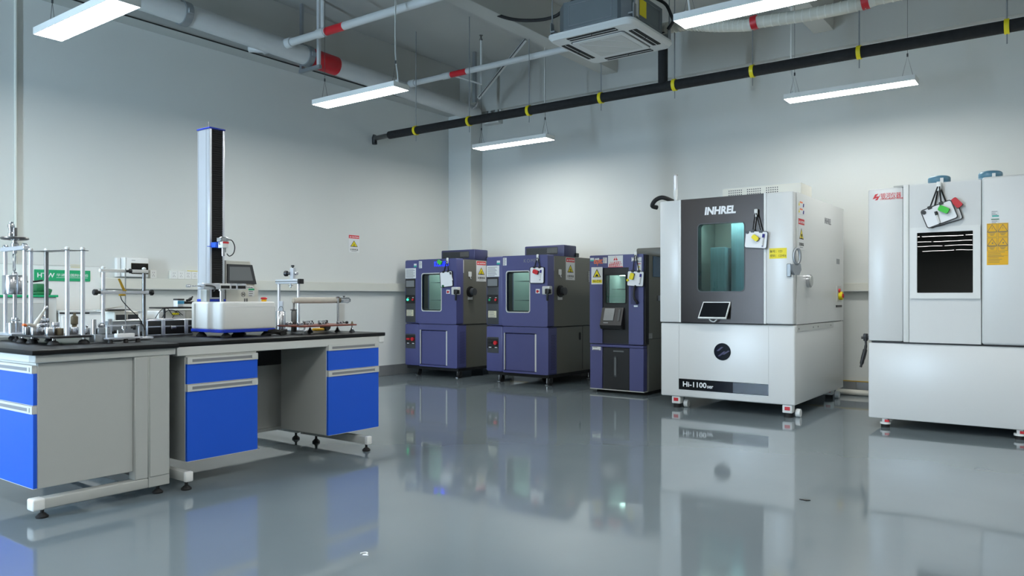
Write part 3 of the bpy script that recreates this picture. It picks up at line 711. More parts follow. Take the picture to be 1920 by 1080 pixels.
# ================================================================ environmental chambers
def caster(parent, x, y, h=0.10, wheel_r=0.043, body='steel', s=1.0, side=1):
    c = MB().cyl((x, y, h * 0.55), (x, y, h), 0.012, 10).box(x - 0.03, y - 0.03, h - 0.006, x + 0.03, y + 0.03, h).lathe([(0.030, 0.0), (0.032, 0.012), (0.014, 0.022), (0.012, h * 0.6)], (x, y, 0), n=14).build('caster', body, parent)
    MB().cyl((x + side * 0.055 - 0.014, y - 0.02, wheel_r), (x + side * 0.055 + 0.014, y - 0.02, wheel_r), wheel_r, 18).build('wheel', 'rubber', c)
    MB().box(x + side * 0.055 - 0.02, y - 0.05, wheel_r * 0.9, x + side * 0.055 + 0.02, y + 0.02, wheel_r * 2 + 0.008, 0.006, 2).build('fork', 'black_plastic', c)
    return c
def sticker(parent, fr, u0, v0, u1, v1, material='paper', name='sticker', d=0.0, lines=0, r=0.0, pm='grey_print'):
    o = MB().rect(fr, u0, v0, u1, v1, d, d + 0.002, r).build(name, material, parent)
    if lines:
        u0, u1 = sorted((u0, u1)); v0, v1 = sorted((v0, v1)); g = MB(); hh = (v1 - v0)
        for k in range(lines):
            v = v1 - hh * (0.14 + 0.76 * k / max(1, lines - 1)) if lines > 1 else (v0 + v1) / 2
            e_ = 0.92 - 0.35 * random.random()
            g.rect(fr, u0 + (u1 - u0) * 0.08, v - hh * 0.22 / lines, u0 + (u1 - u0) * e_, v + hh * 0.16 / lines, d + 0.002, d + 0.0026)
        g.build('print_lines', pm, o)
    return o
def interior(parent, u0, v0, u1, v1, depth, fr, wall='steel_inner', shelves=1, lamp=True, lamp_h=0.012):
    """open-fronted stainless box behind a window"""
    u0, u1 = sorted((u0, u1)); v0, v1 = sorted((v0, v1)); T = 0.01
    m = MB()
    m.rect(fr, u0 - T, v0 - T, u1 + T, v1 + T, -depth - T, -depth)
    m.rect(fr, u0 - T, v0 - T, u0, v1 + T, -depth, 0).rect(fr, u1, v0 - T, u1 + T, v1 + T, -depth, 0)
    m.rect(fr, u0, v0 - T, u1, v0, -depth, 0).rect(fr, u0, v1, u1, v1 + T, -depth, 0)
    o = m.build('liner', wall, parent, smooth=False)
    for k in range(shelves):
        v = v0 + (v1 - v0) * (k + 1) / (shelves + 1.0)
        g = MB()
        for i in range(9):
            dd = -depth * (0.12 + 0.8 * i / 8.0); g.tube([fr.p(u0, v, dd), fr.p(u1, v, dd)], 0.004, 6)
        g.build('wire_shelf', 'steel', o)
    if lamp: MB().rect(fr, u0 + 0.04, v1 - lamp_h, u1 - 0.04, v1 - 0.002, -depth * 0.5, -depth * 0.5 + 0.06).build('added_fill_lamp', 'fill_lamp_glow', o)  # fill lamp added to brighten the inside behind the window
    return o

# ---- the two matching blue chambers
def blue_chamber(X0, Yf, label, variant):
    PXY = lambda zx, zy: on_y(900 + zx / 3.6, 440 + zy / 3.6, 7.93)
    U = lambda zx: PXY(zx, 400).x + 6.22                       # local metres from the left edge
    V = lambda zy, zx=250: PXY(zx, zy).z
    t = thing('climate_chamber', label, 'test chamber', (X0, Yf, 0))
    W, D, Z0, ZS, Z1 = 0.965, 1.22, 0.135, 0.735, 1.632
    fr = face_front()
    split = U(165)
    # carcass
    MB().box(0.02, 0.16, Z0, W - 0.02, D, ZS - 0.01, 0.004, 1).build('lower_body', 'chamber_grey', t)
    m = MB().box(0.0, 0.10, ZS, 0.03, D, Z1 - 0.005).box(W - 0.05, 0.10, ZS, W - 0.015, D, Z1 - 0.005).box(0.03, 0.101, Z1 - 0.05, W - 0.05, D - 0.05, Z1 - 0.0055).box(0.03, 0.101, ZS + 0.0005, W - 0.05, D - 0.05, ZS + 0.05).box(0.03, D - 0.05, ZS + 0.0005, W - 0.05, D - 0.0005, Z1 - 0.0055).box(0.03, 0.102, ZS + 0.051, split, 0.6, Z1 - 0.051)
    m.build('upper_body', 'chamber_grey', t, smooth=False)
    MB().box(0.0, 0.02, Z0 - 0.04, W - 0.01, D, Z0, 0.003, 1).build('base_frame', 'black_matte', t)
    # left control column, upper
    cz = lambda u0, u1, z0, z1, d0, d1, bv, name, material, par: MB().box(u0, -d1, z0, u1, -d0, z1, bv, 2).build(name, material, par)
    cc = cz(0.0, split - 0.004, ZS + 0.003, Z1, -0.10, 0.03, 0.022, 'control_column', 'navy', t)
    u0, u1 = U(60), U(138)
    cz(u0, u1, V(610), V(282), 0.0, 0.033, 0.004, 'control_panel', 'panel_dark', cc)
    f2 = face_front((0, -0.033, 0))
    s_ = MB().rect(f2, U(61), V(353), U(136), V(288), 0, 0.006, 0.004).build('screen_bezel', 'black_plastic', cc)
    MB().rect(f2, U(66), V(345), U(131), V(297), 0.006, 0.007, 0.002).build('touch_screen', 'screen_grey', s_)
    b_ = MB().rect(f2, U(61), V(468), U(136), V(405), 0, 0.004, 0.003).build('button_plate', 'black_plastic', cc)
    MB().disc(f2, U(80), V(440), 0.016, 0.004, 0.016, 18).build('green_button', 'led_green' if variant == 'a' else 'green', b_)
    MB().disc(f2, U(121), V(440), 0.016, 0.004, 0.016, 18).build('red_button', 'red', b_)
    sticker(b_, f2, U(76), V(426), U(88), V(423), 'white_print', 'caption', 0.004); sticker(b_, f2, U(115), V(426), U(127), V(423), 'white_print', 'caption', 0.004)
    sticker(cc, f2, U(69), V(562), U(123), V(516), 'beige_label', 'rating_plate', 0, 5)
    f3 = face_front((0, -0.030, 0))
    sticker(cc, f3, U(57), V(281), U(142), V(205), 'paper', 'notice_sheet', 0.0, 8)
    sticker(cc, f3, U(126), V(197), U(147), V(172), 'paper', 'asset_sticker', 0); sticker(cc, f3, U(126), V(197), U(147), V(186), 'teal_sticker', 'asset_stripe', 0.001)
    # door with rounded window
    wo = (U(197), V(520), U(350), V(250))
    door = MB().ring(fr, rrect(split, ZS + 0.003, W + 0.012, Z1, 0.018, 6), rrect(*wo, 0.03, 6), -0.10, 0.045).build('door', 'navy', t)
    MB().ring(face_front((0, -0.045, 0)), rrect(wo[0] - 0.012, wo[1] - 0.012, wo[2] + 0.012, wo[3] + 0.012, 0.036, 6), rrect(*wo, 0.03, 6), -0.02, 0.004).build('window_frame', 'light_grey', door)
    MB().slab(fr, rrect(*wo, 0.03, 6), 0.018, 0.024).build('window_glass', 'glass_teal', door)
    interior(t, split + 0.04, ZS + 0.08, W - 0.06, Z1 - 0.07, 0.62, face_front((0, 0.101, 0)), shelves=2)
    MB().ring(face_front((0, -0.018, 0)), rrect(wo[0] - 0.001, wo[1] - 0.001, wo[2] + 0.001, wo[3] + 0.001, 0.03, 6), rrect(wo[0] + 0.012, wo[1] + 0.012, wo[2] - 0.012, wo[3] - 0.012, 0.025, 6), -0.08, 0).build('window_gasket', 'black_matte', door)
    fd = face_front((0, -0.045, 0))
    sticker(door, fd, U(172), V(207), U(196), V(155), 'paper', 'warning_sticker', 0, 5)
    sticker(door, fd, U(392), V(397), U(420), V(368), 'paper', 'hand_sticker', 0)
    MB().disc(fd, U(404), V(384), 0.018, 0.002, 0.003, 12).rect(fd, U(404), V(386), U(416), V(379), 0.002, 0.003).build('hand_symbol', 'red_print', door)
    # latch
    lu = W + 0.012
    la = MB().box(lu - 0.06, -0.085, V(405), lu + 0.05, -0.01, V(350), 0.012, 3).build('latch_body', 'light_grey', t)
    MB().box(lu - 0.01, -0.10, V(402), lu + 0.052, -0.03, V(366), 0.012, 2).build('latch_hub', 'black_plastic', la)
    MB().box(lu + 0.012, -0.098, V(446), lu + 0.034, -0.07, V(385), 0.008, 2).build('latch_lever', 'black_plastic', la)
    # lower section
    lo = MB().box(0.0, -0.03, Z0 + 0.005, split - 0.004, 0.16, ZS - 0.004, 0.022, 2).build('lower_column', 'navy', t)
    MB().box(u0, -0.033, V(798, 100), u1, 0, V(690, 100), 0.004, 1).build('switch_panel', 'panel_dark', lo)
    MB().rect(f2, U(61), V(765, 100), U(136), V(700, 100), 0, 0.004, 0.002).build('switch_plate', 'black_plastic', lo)
    MB().disc(f2, U(122), V(728, 100), 0.026, 0.004, 0.030, 20).build('stop_button', 'red', lo)
    MB().rect(f2, U(72), V(735, 100), U(96), V(722, 100), 0.004, 0.016).build('breaker', 'red' if variant == 'a' else 'black_matte', lo)
    for zx in (82, 122): sticker(lo, f2, U(zx - 8), V(762, 100), U(zx + 8), V(757, 100), 'white_print', 'caption', 0.004)
    sk = MB().ring(fr, rrect(split, Z0 + 0.005, W + 0.012, ZS - 0.004, 0.02, 4), rrect(U(175), Z0 + 0.03, U(392), V(664, 280), 0.004, 4), -0.16, 0.03).build('lower_surround', 'navy', t)
    MB().box(U(175) + 0.008, -0.012, Z0 + 0.034, U(392) - 0.016, 0.03, V(664, 280) - 0.01, 0.004, 1).build('service_door', 'navy', sk)
    MB().box(U(377), -0.020, Z0 + 0.034, U(390), -0.008, V(668, 280), 0.003, 1).build('door_grip', 'light_grey', sk)
    MB().box(U(175) - 0.002, -0.034, Z0 + 0.04, U(175) + 0.010, -0.02, V(664, 280), 0.002, 1).build('hinge_strip', 'light_grey', sk)
    # perforated side strip and side furniture, on the +X face
    fs = face_side((W - 0.02, 0, 0))
    pf = MB().box(W - 0.02, 0.0, Z0 + 0.005, W + 0.011, 0.16, ZS - 0.004).build('side_strip', 'navy_dark', t, smooth=False)
    g = MB()
    for i in range(22):
        for j in range(7):
            g.rect(face_side((W + 0.011, 0, 0)), 0.03 + j * 0.015 + (i % 2) * 0.007, Z0 + 0.07 + i * 0.02, 0.036 + j * 0.015 + (i % 2) * 0.007, Z0 + 0.078 + i * 0.02, 0, 0.0015)
    g.build('perforation', 'black_matte', pf)
    fu = face_side((W - 0.015, 0, 0))
    def SU(zx, zy): return on_x(900 + zx / 3.6, 440 + zy / 3.6, -5.25 if variant == 'b' else -5.25)
    S = lambda zx, zy: (SU(zx, zy).y - 7.93, SU(zx, zy).z)
    a_, b_ = S(550, 382), S(565, 382)
    pt = MB().disc(fu, a_[0], a_[1], 0.075, 0, 0.02, 24).build('cable_port', 'black_plastic', t)
    MB().disc(fu, a_[0] + 0.02, a_[1], 0.05, 0.02, 0.07, 20).build('port_plug', 'panel_dark', pt)
    sticker(t, fu, S(542, 425)[0] - 0.02, S(542, 440)[1], S(558, 425)[0] + 0.03, S(542, 412)[1], 'paper', 'port_label')
    c0, c1 = S(590, 305), S(650, 158)
    cs = caution_sign(t, Frame((W - 0.015, c0[0], c0[1]), (0, 1, 0), (0, 0, 1)), c1[0] - c0[0], c1[1] - c0[1])
    sign_print(cs, Frame((W - 0.015, c0[0], c0[1]), (0, 1, 0), (0, 0, 1)), c1[0] - c0[0], c1[1] - c0[1], '注意高温')
    c0, c1 = S(475, 240), S(511, 147)
    sticker(t, fu, c0[0], c0[1], c1[0], c1[1], 'paper', 'instruction_sheet', 0, 12)
    c0 = S(549, 260)
    hk = MB().rect(fu, c0[0] - 0.03, c0[1] - 0.02, c0[0] + 0.03, c0[1] + 0.05, 0, 0.01, 0.012).build('adhesive_hook', 'white_plastic', t)
    MB().tube([fu.p(c0[0], c0[1] - 0.01, 0.008), fu.p(c0[0], c0[1] - 0.05, 0.02), fu.p(c0[0] + 0.015, c0[1] - 0.055, 0.03)], 0.006, 6).build('hook_tip', 'steel', hk)
    fl = face_side((W - 0.02, 0, 0))
    for zx in (508, 687):
        c0 = S(zx, 685); MB().rect(fl, c0[0] - 0.022, c0[1] - 0.05, c0[0] + 0.022, c0[1] + 0.05, 0, 0.003, 0.018).build('finger_pull', 'black_matte', t)
    sm = MB().rect(fl, 0.17, ZS - 0.014, D, ZS - 0.006, 0, 0.002)
    c0 = S(705, 600); sm.rect(fl, c0[0] - 0.003, Z0 + 0.02, c0[0] + 0.003, ZS - 0.01, 0, 0.002)
    sm.build('panel_seam', 'black_matte', t)
    g = MB(); c0, c1 = S(738, 318), S(752, 246)
    for k in range(7):
        v = c0[1] + (c1[1] - c0[1]) * (k + 0.5) / 7; g.rect(fu, c0[0], v - 0.008, c0[0] + 0.10, v + 0.004, 0, 0.012)
    g.build('side_louvre', 'grey_paint', t)
    # compressor hood on the roof
    HY = 0.38
    hx0, hx1 = on_y(984.2, 470, 7.93 + HY).x + 6.22, W - 0.015
    hz = on_y(1000, 461.5, 7.93 + HY).z
    hd = MB().box(hx0, HY, Z1 - 0.006, hx1, HY + 0.30, hz, 0.014, 2).build('roof_hood', 'navy_dark', t)
    fh = face_front((0, HY, 0))
    MB().rect(fh, hx0 + 0.03, Z1 + 0.025, hx1 - 0.10, hz - 0.025, 0, 0.003, 0.01).build('hood_grille', 'panel_dark', hd)
    g = MB()
    for i in range(5):
        for j in range(26):
            u = hx0 + 0.045 + j * 0.0255 + (i % 2) * 0.012
            if u < hx1 - 0.12: g.disc(fh, u, Z1 + 0.04 + i * 0.014, 0.0055, 0.003, 0.004, 6)
    g.build('grille_holes', 'black_matte', hd)
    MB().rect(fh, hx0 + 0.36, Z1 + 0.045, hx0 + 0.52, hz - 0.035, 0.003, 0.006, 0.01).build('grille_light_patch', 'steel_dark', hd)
    MB().box(hx1 - 0.005, HY + 0.26, Z1 - 0.004, hx1 + 0.015, HY + 0.34, Z1 + 0.05, 0.004, 1).build('hood_clip', 'black_plastic', hd)
    for x, y in ((0.12, 0.10), (W - 0.09, 0.10), (0.12, D - 0.1), (W - 0.09, D - 0.1)):
        caster(t, x, y, Z0 - 0.04)
    return t, U, V, fd, fr
chA, UA, VA, fdA, _f = blue_chamber(-7.715, 7.95, 'blue climate chamber with lit blue lettering beside the corner pillar', 'a')
chB, UB, VB, fdB, _f = blue_chamber(-6.225, 7.93, 'blue climate chamber in the middle with a red eraser on its board', 'b')
text('KOMEG', fdB, UB(365), VB(180), 'grey_print', chB, w=0.24, h=0.045, space=1.3, label='grey maker lettering')
text('KOMEG', fdA, UA(365) - 0.03, VA(180) - 0.0, 'led_blue', chA, w=0.26, h=0.07, bold=0.02, label='glowing blue maker lettering')

# ---- hanging whiteboards with their erasers and pens
def whiteboard(label, o, rot, W, H, hook, cat_pos, group='whiteboards hung on the chambers'):
    """o: centre of the board (world), hook: world point the cord hangs from"""
    t = thing('hanging_whiteboard', label, 'whiteboard', o, 0, group)
    fr = Frame((0, 0, 0), (math.cos(rot), 0, math.sin(rot)), (-math.sin(rot), 0, math.cos(rot)))
    MB().rect(fr, -W / 2, -H / 2, W / 2, H / 2, 0, 0.008, 0.016).build('board', 'white_print', t)
    MB().ring(fr, rrect(-W / 2 - 0.005, -H / 2 - 0.005, W / 2 + 0.005, H / 2 + 0.005, 0.02), rrect(-W / 2 + 0.002, -H / 2 + 0.002, W / 2 - 0.002, H / 2 - 0.002, 0.015), -0.001, 0.010).build('rim', 'black_plastic', t)
    hk = Vector(hook) - Vector(o)
    for s in (-1, 1):
        top = fr.p(s * W * 0.19, H / 2, 0.004)
        MB().tube([top, hk + Vector((s * 0.006, -0.012, 0))], 0.0058, 8).build('cord', 'black_matte', t)
        MB().rect(fr, s * W * 0.19 - 0.016, H / 2 - 0.012, s * W * 0.19 + 0.016, H / 2 + 0.014, -0.002, 0.014, 0.004).build('cord_clip', 'black_plastic', t)
    MB().box(hk.x - 0.016, hk.y - 0.014, hk.z - 0.035, hk.x + 0.016, hk.y, hk.z + 0.04, 0.006, 2).build('wall_hook', 'white_plastic', t)
    w = Frame(Vector(o), fr.U, fr.V)
    return t, w
def eraser(w, u, v, rot, material, label, W=0.10, H=0.055):
    f = w.sub(u, v, 0.011, rot)
    t = thing('board_eraser', label, 'eraser', f.o)
    g = Frame((0, 0, 0), f.U, f.V)
    MB().rect(g, -W / 2, -H / 2, W / 2, H / 2, 0.0, 0.014, 0.008).build('felt', 'panel_dark', t)
    MB().slab(g, rrect(-W / 2, -H / 2, W / 2, H / 2, 0.014), 0.014, 0.032).build('grip', material, t)
def marker(w, u, v, rot, cap, label, L=0.12):
    f = w.sub(u, v, 0.018, rot)
    t = thing('marker_pen', label, 'pen', f.o)
    g = Frame((0, 0, 0), f.U, f.V)
    MB().cyl(g.p(0, -L / 2), g.p(0, L * 0.2), 0.0075, 12).build('barrel', 'white_plastic', t)
    MB().cyl(g.p(0, L * 0.2), g.p(0, L / 2), 0.011, 12).build('cap', cap, t)
    MB().cyl(g.p(0, -L / 2 - 0.006), g.p(0, -L / 2), 0.006, 10).build('plug', cap, t)
# chamber A
Ya = 7.95 - 0.058
a = on_y(837.5, 523.5, Ya); hk = on_y(839.5, 489, Ya)
t, w = whiteboard('tilted whiteboard with a green magnet on the chamber with lit blue lettering', a, math.radians(5), 0.215, 0.205, hk, None)
tag(MB().disc(Frame(w.p(-0.062, -0.088, 0.011), w.U, w.V), 0, 0, 0.016, 0, 0.012, 16).build('board_magnet', 'green_dark'), 'round dark green magnet at the lower edge of the tilted whiteboard', 'magnet')
marker(w, 0.10, 0.03, math.radians(16), 'black_plastic', 'white marker pen on the right edge of the tilted whiteboard')
e0 = on_y(826.5, 492, Ya)
w2 = Frame((e0.x, 7.95 - 0.05, e0.z), (1, 0, 0), (0, 0, 1))
eraser(w2, 0, 0, math.radians(-32), 'green_bright', 'green eraser stuck beside the lit blue lettering', 0.075, 0.05)
# chamber B
Yb = 7.93 - 0.058
a = on_y(1007.3, 516, Yb); hk = on_y(1008.5, 483, Yb)
t, w = whiteboard('whiteboard carrying a red eraser on the middle blue chamber', a, math.radians(-1), 0.205, 0.195, hk, None)
eraser(w, -0.005, 0.04, math.radians(-20), 'red', 'red eraser on the whiteboard of the middle blue chamber', 0.075, 0.05)
marker(w, 0.058, 0.005, math.radians(-6), 'marker_blue', 'marker with blue cap beside the red eraser')

# ---- slim blue chamber with the black centre
CY = 7.82
Pc = lambda zx, zy: on_y(1080 + zx / 3.375, 440 + zy / 3.375, CY)
c00 = Pc(97, 970)
CX0 = c00.x
U = lambda zx: Pc(zx, 500).x - CX0
V = lambda zy, zx=260: Pc(zx, zy).z
t = chC = thing('climate_chamber', 'slim blue climate chamber with black centre strip and orange lettering', 'test chamber', (CX0, CY, 0))
fr = face_front(); W = U(435); Zs = V(693); Zt = V(128); D = 1.05
m = MB().box(0.02, 0.06, 0.04, W + 0.02, D, Zs).box(0.02, 0.55, Zs, W + 0.02, D, Zt - 0.01).box(0.02, 0.06, Zs, U(190), 0.55, Zt - 0.01).box(U(318), 0.06, Zs, W + 0.02, 0.55, Zt - 0.01).box(U(190), 0.06, V(250), U(318), 0.55, Zt - 0.01).box(U(190), 0.06, Zs, U(318), 0.55, V(436))
m.build('body', 'chamber_grey', t, smooth=False)
MB().box(U(330) - 0.03, 0.25, Zt - 0.02, W + 0.08, D, Zt + 0.085, 0.02, 2).build('roof_box', 'chamber_grey', t)
MB().box(0.03, 0.08, 0.0, W, D - 0.05, 0.045).build('plinth', 'black_matte', t, smooth=False)
dr = MB().ring(fr, rrect(0, Zs + 0.004, W, Zt, 0.01, 4), rrect(U(176), Zs + 0.006, U(343), V(209), 0.004, 4), -0.06, 0.035).build('door', 'navy', t)
wo = (U(194), V(432), U(320), V(256))
bc = MB().ring(face_front((0, -0.020, 0)), rrect(U(176), Zs + 0.006, U(343), V(209), 0.003, 4), rrect(*wo, 0.012, 4), -0.07, 0.0).build('centre_strip', 'panel_dark', dr)
bc.data.materials[0] = MATS['black_plastic']
MB().ring(face_front((0, -0.02, 0)), rrect(wo[0] - 0.012, wo[1] - 0.012, wo[2] + 0.012, wo[3] + 0.012, 0.016, 4), rrect(*wo, 0.012, 4), 0, 0.008).build('window_frame', 'black_matte', bc)
MB().slab(face_front((0, -0.008, 0)), rrect(*wo, 0.012, 4), 0, 0.005).build('window_glass', 'glass_teal', bc)
interior(t, U(196), V(434), U(316), V(254), 0.46, face_front((0, 0.062, 0)), shelves=1, lamp_h=0.006)
MB().rect(face_front((0, 0.40, 0)), U(280), V(415), U(312), V(380), 0, 0.1).build('test_sample', 'green', t)
# slanted operator console
m = MB(); fs = Frame((U(178), 0, 0), (0, -1, 0), (0, 0, 1))
m.slab(Frame((U(178), -0.02, 0), (0, -1, 0), (0, 0, 1)), [(0, V(462)), (0.02, V(462)), (0.085, V(572)), (0.06, V(596)), (0, V(600))], 0, -(U(312) - U(178)))
co = m.build('console', 'black_plastic', t)
c_v0, c_v1 = V(568), V(470)
sl = Frame((U(178), -0.108, V(572)), (1, 0, 0), (0, 0.065, V(462) - V(572)))
MB().rect(sl, 0.04, 0.055, 0.04 + U(262) - U(200), 0.20, 0, 0.004).build('console_screen', 'screen_grey', co)
MB().rect(sl, U(284) - U(178), 0.05, U(298) - U(178), 0.19, 0, 0.004, 0.01).build('memory_slot', 'panel_dark', co)
MB().rect(sl, 0.045, 0.024, 0.105, 0.034, 0, 0.001).build('key_caption', 'grey_print', co)
# pull handle in its recess
MB().rect(face_front((0, -0.035, 0)), U(356), V(440), U(406), V(318), 0.0, 0.002).build('handle_recess', 'navy_dark', dr)
hd = MB().tube([(U(390), -0.05, V(325)), (U(388), -0.075, V(350)), (U(388), -0.075, V(400)), (U(400), -0.06, V(425)), (U(398), -0.05, V(436))], 0.013, 10, 4).build('pull_handle', 'black_plastic', dr)
MB().rect(face_front((0, -0.035, 0)), U(376), V(456), U(402), V(446), 0, 0.004, 0.004).build('key_lock', 'steel', dr)
MB().box(W + 0.004, -0.02, Zs + 0.01, W + 0.022, 0.06, Zt - 0.01).build('door_gasket', 'black_matte', t, smooth=False)
# lower part
MB().box(0, -0.03, V(712) - 0.002, W, 0.06, Zs - 0.006, 0.004, 1).build('mid_rail', 'navy', t)
MB().box(0, -0.03, 0.045, U(174), 0.06, V(712) - 0.004, 0.004, 1).build('lower_left_panel', 'navy', t)
MB().box(U(345), -0.03, 0.045, W, 0.06, V(712) - 0.004, 0.004, 1).build('lower_right_panel', 'navy', t)
dp = MB().box(U(176), -0.022, 0.05, U(343), 0.06, V(712) - 0.006, 0.003, 1).build('water_door', 'black_plastic', t)
f2 = face_front((0, -0.022, 0))
MB().rect(f2, U(246), V(900), U(264), V(768), 0, 0.004, 0.015).build('level_window', 'panel_dark', dp)
MB().rect(f2, U(250), V(890), U(260), V(776), 0.004, 0.006, 0.01).build('level_glass', 'steel_dark', dp)
MB().rect(f2, U(243), V(741), U(310), V(732), 0, 0.006).build('door_pull', 'steel_dark', dp)
MB().box(0.0, -0.034, 0.036, W + 0.01, 0.06, 0.045).build('bottom_strip', 'light_grey', t, smooth=False)
f3 = face_front((0, -0.03, 0)); fd = face_front((0, -0.035, 0))
sticker(t, f3, U(112), V(735), U(165), V(713), 'paper', 'rating_label', 0, 2)
text('espec', fd, U(150), V(174), 'orange', dr, w=U(177) - U(122), h=0.075, bold=0.015, label='orange maker lettering')
sticker(dr, fd, U(100), V(164), U(124), V(143), 'paper', 'asset_sticker', 0); sticker(dr, fd, U(100), V(164), U(124), V(156), 'teal_sticker', 'asset_stripe', 0.001)
sticker(dr, fd, U(130), V(158), U(156), V(145), 'paper', 'small_sticker', 0, 2)
sticker(dr, fd, U(181), V(180), U(205), V(143), 'paper', 'small_sticker', 0, 4)
sticker(dr, fd, U(361), V(173), U(424), V(148), 'paper', 'notice_sticker', 0, 2)
n_ = sticker(dr, fd, U(396), V(236), U(424), V(176), 'paper', 'warning_sticker', 0)
for zy in (212, 232): MB().slab(fd, [(U(403), V(zy)), (U(416), V(zy)), (U(409.5), V(zy - 10))], 0.002, 0.003).build('mini_triangle', 'yellow', n_, smooth=False)
MB().rect(fd, U(401), V(191), U(419), V(187), 0.002, 0.0026).build('red_caption', 'red_print', n_)
# steam notice
z0_, z1_ = V(207), V(133)
n_ = sticker(dr, fd, U(213), z0_, U(307), z1_, 'paper', 'steam_notice', 0.002)
MB().slab(fd, [(U(247), V(163)), (U(275), V(163)), (U(261), V(137))], 0.004, 0.005).build('red_triangle', 'red_print', n_, smooth=False)
text('!', fd, U(261), V(154), 'white_print', n_, h=0.05, d=0.0052, bold=0.03)
text('小心高温蒸汽', fd, U(260), V(179), 'red_print', n_, w=U(298) - U(226), h=0.034, d=0.0042, bold=0.012)
text('降到常温再开门', fd, U(260), V(194), 'red_print', n_, w=U(302) - U(221), h=0.036, d=0.0042, bold=0.015)
MB().rect(fd, U(213), z0_, U(307), z0_ + 0.006, 0.004, 0.0046).build('red_line', 'red_print', n_)
# yellow pinch notice
n_ = sticker(dr, fd, U(108), V(313), U(178), V(203), 'paper', 'pinch_notice', 0.002)
MB().slab(fd, [(U(117), V(268)), (U(169), V(268)), (U(143), V(214))], 0.004, 0.005).build('triangle_border', 'black_print', n_, smooth=False)
MB().slab(fd, [(U(123), V(265)), (U(163), V(265)), (U(143), V(223))], 0.005, 0.006).build('triangle_field', 'yellow', n_, smooth=False)
MB().slab(fd, [(U(132), V(263)), (U(154), V(263)), (U(148), V(252)), (U(143), V(247)), (U(138), V(252))], 0.006, 0.007).build('hand_symbol', 'black_print', n_, smooth=False)
MB().rect(fd, U(112), V(304), U(174), V(284), 0.004, 0.005).build('caption_field', 'yellow', n_)
text('当心夹手', fd, U(143), V(292), 'black_print', n_, w=U(168) - U(118), h=0.030, d=0.0052, bold=0.012)
# document pocket and latch on the side
fs = face_side((W + 0.02, 0, 0))
Sc = lambda px, py: (on_x(px, py, CX0 + W + 0.02).y - CY, on_x(px, py, CX0 + W + 0.02).z)
a_, b_ = Sc(1224, 519), Sc(1240, 482)
MB().rect(fs, a_[0], a_[1], a_[0] + 0.30, b_[1], 0.0, 0.008, 0.004).build('document_pocket', 'plastic_blue_clear', t)
a_ = Sc(1234, 559); MB().rect(fs, a_[0] - 0.04, a_[1] - 0.03, a_[0] + 0.03, a_[1] + 0.03, 0, 0.02, 0.006).build('side_latch', 'steel', t)
a_ = Sc(1219, 630); sticker(t, fs, a_[0] - 0.04, a_[1] - 0.03, a_[0] + 0.05, a_[1] + 0.03, 'grey_paint', 'rating_plate', 0, 4)
MB().rect(fs, 0.06, Sc(1220, 636)[1], 1.0, Sc(1220, 636)[1] + 0.004, 0, 0.002).build('panel_seam', 'black_matte', t)
# whiteboard C
Yc = CY - 0.05
a = on_y(1192, 522.5, Yc); hk = on_y(1192.3, 478, Yc)
tw, w = whiteboard('whiteboard carrying a yellow eraser and yellow magnet on the slim blue chamber', a, math.radians(-3), 0.200, 0.165, hk, None)
eraser(w, -0.035, 0.025, math.radians(76), 'yellow', 'yellow eraser on the whiteboard of the slim blue chamber', 0.075, 0.045)
marker(w, 0.062, 0.0, math.radians(-6), 'marker_blue', 'marker with dark blue cap on the slim chamber whiteboard', 0.11)
tag(MB().lathe([(0.014, 0), (0.016, 0.006), (0.012, 0.012)], w.p(-0.093, -0.02, 0.011), w.N, 16).build('board_magnet', 'yellow'), 'round yellow magnet at the left edge of the slim chamber whiteboard', 'magnet')

# ---- big white chamber with the black door
WY = 7.15
W1X = -3.385
t = chW = thing('climate_chamber', 'large white climate chamber with black brushed door and tablet', 'test chamber', (W1X, WY, 0))
Pw = lambda px, py: on_y(px, py, WY)
U = lambda px: Pw(px, 500).x - W1X
V = lambda py, px=1360: Pw(px, py).z
W, D, Z0, ZS, Z1 = 1.325, 1.80, 0.115, 0.853, 2.068
fr = face_front()
wo = (U(1311), V(546, 1354), U(1397), V(419, 1354))
# bodies
MB().box(0, 0.0, Z0, W, D, ZS - 0.006, 0.014, 3).build('lower_body', 'white_powder', t)
m = MB().box(0, 0.06, ZS, 0.16, D, Z1).box(W - 0.28, 0.06, ZS, W, D, Z1).box(0.16, 0.06, Z1 - 0.14, W - 0.28, D, Z1).box(0.16, 0.06, ZS, W - 0.28, D, ZS + 0.14).box(0.16, D - 0.1, ZS + 0.1, W - 0.28, D, Z1 - 0.1)
m.build('upper_body', 'white_powder', t, smooth=False)
MB().box(0.02, 0.02, ZS - 0.007, W - 0.02, D - 0.02, ZS + 0.001).build('joint_gap', 'black_matte', t, smooth=False)
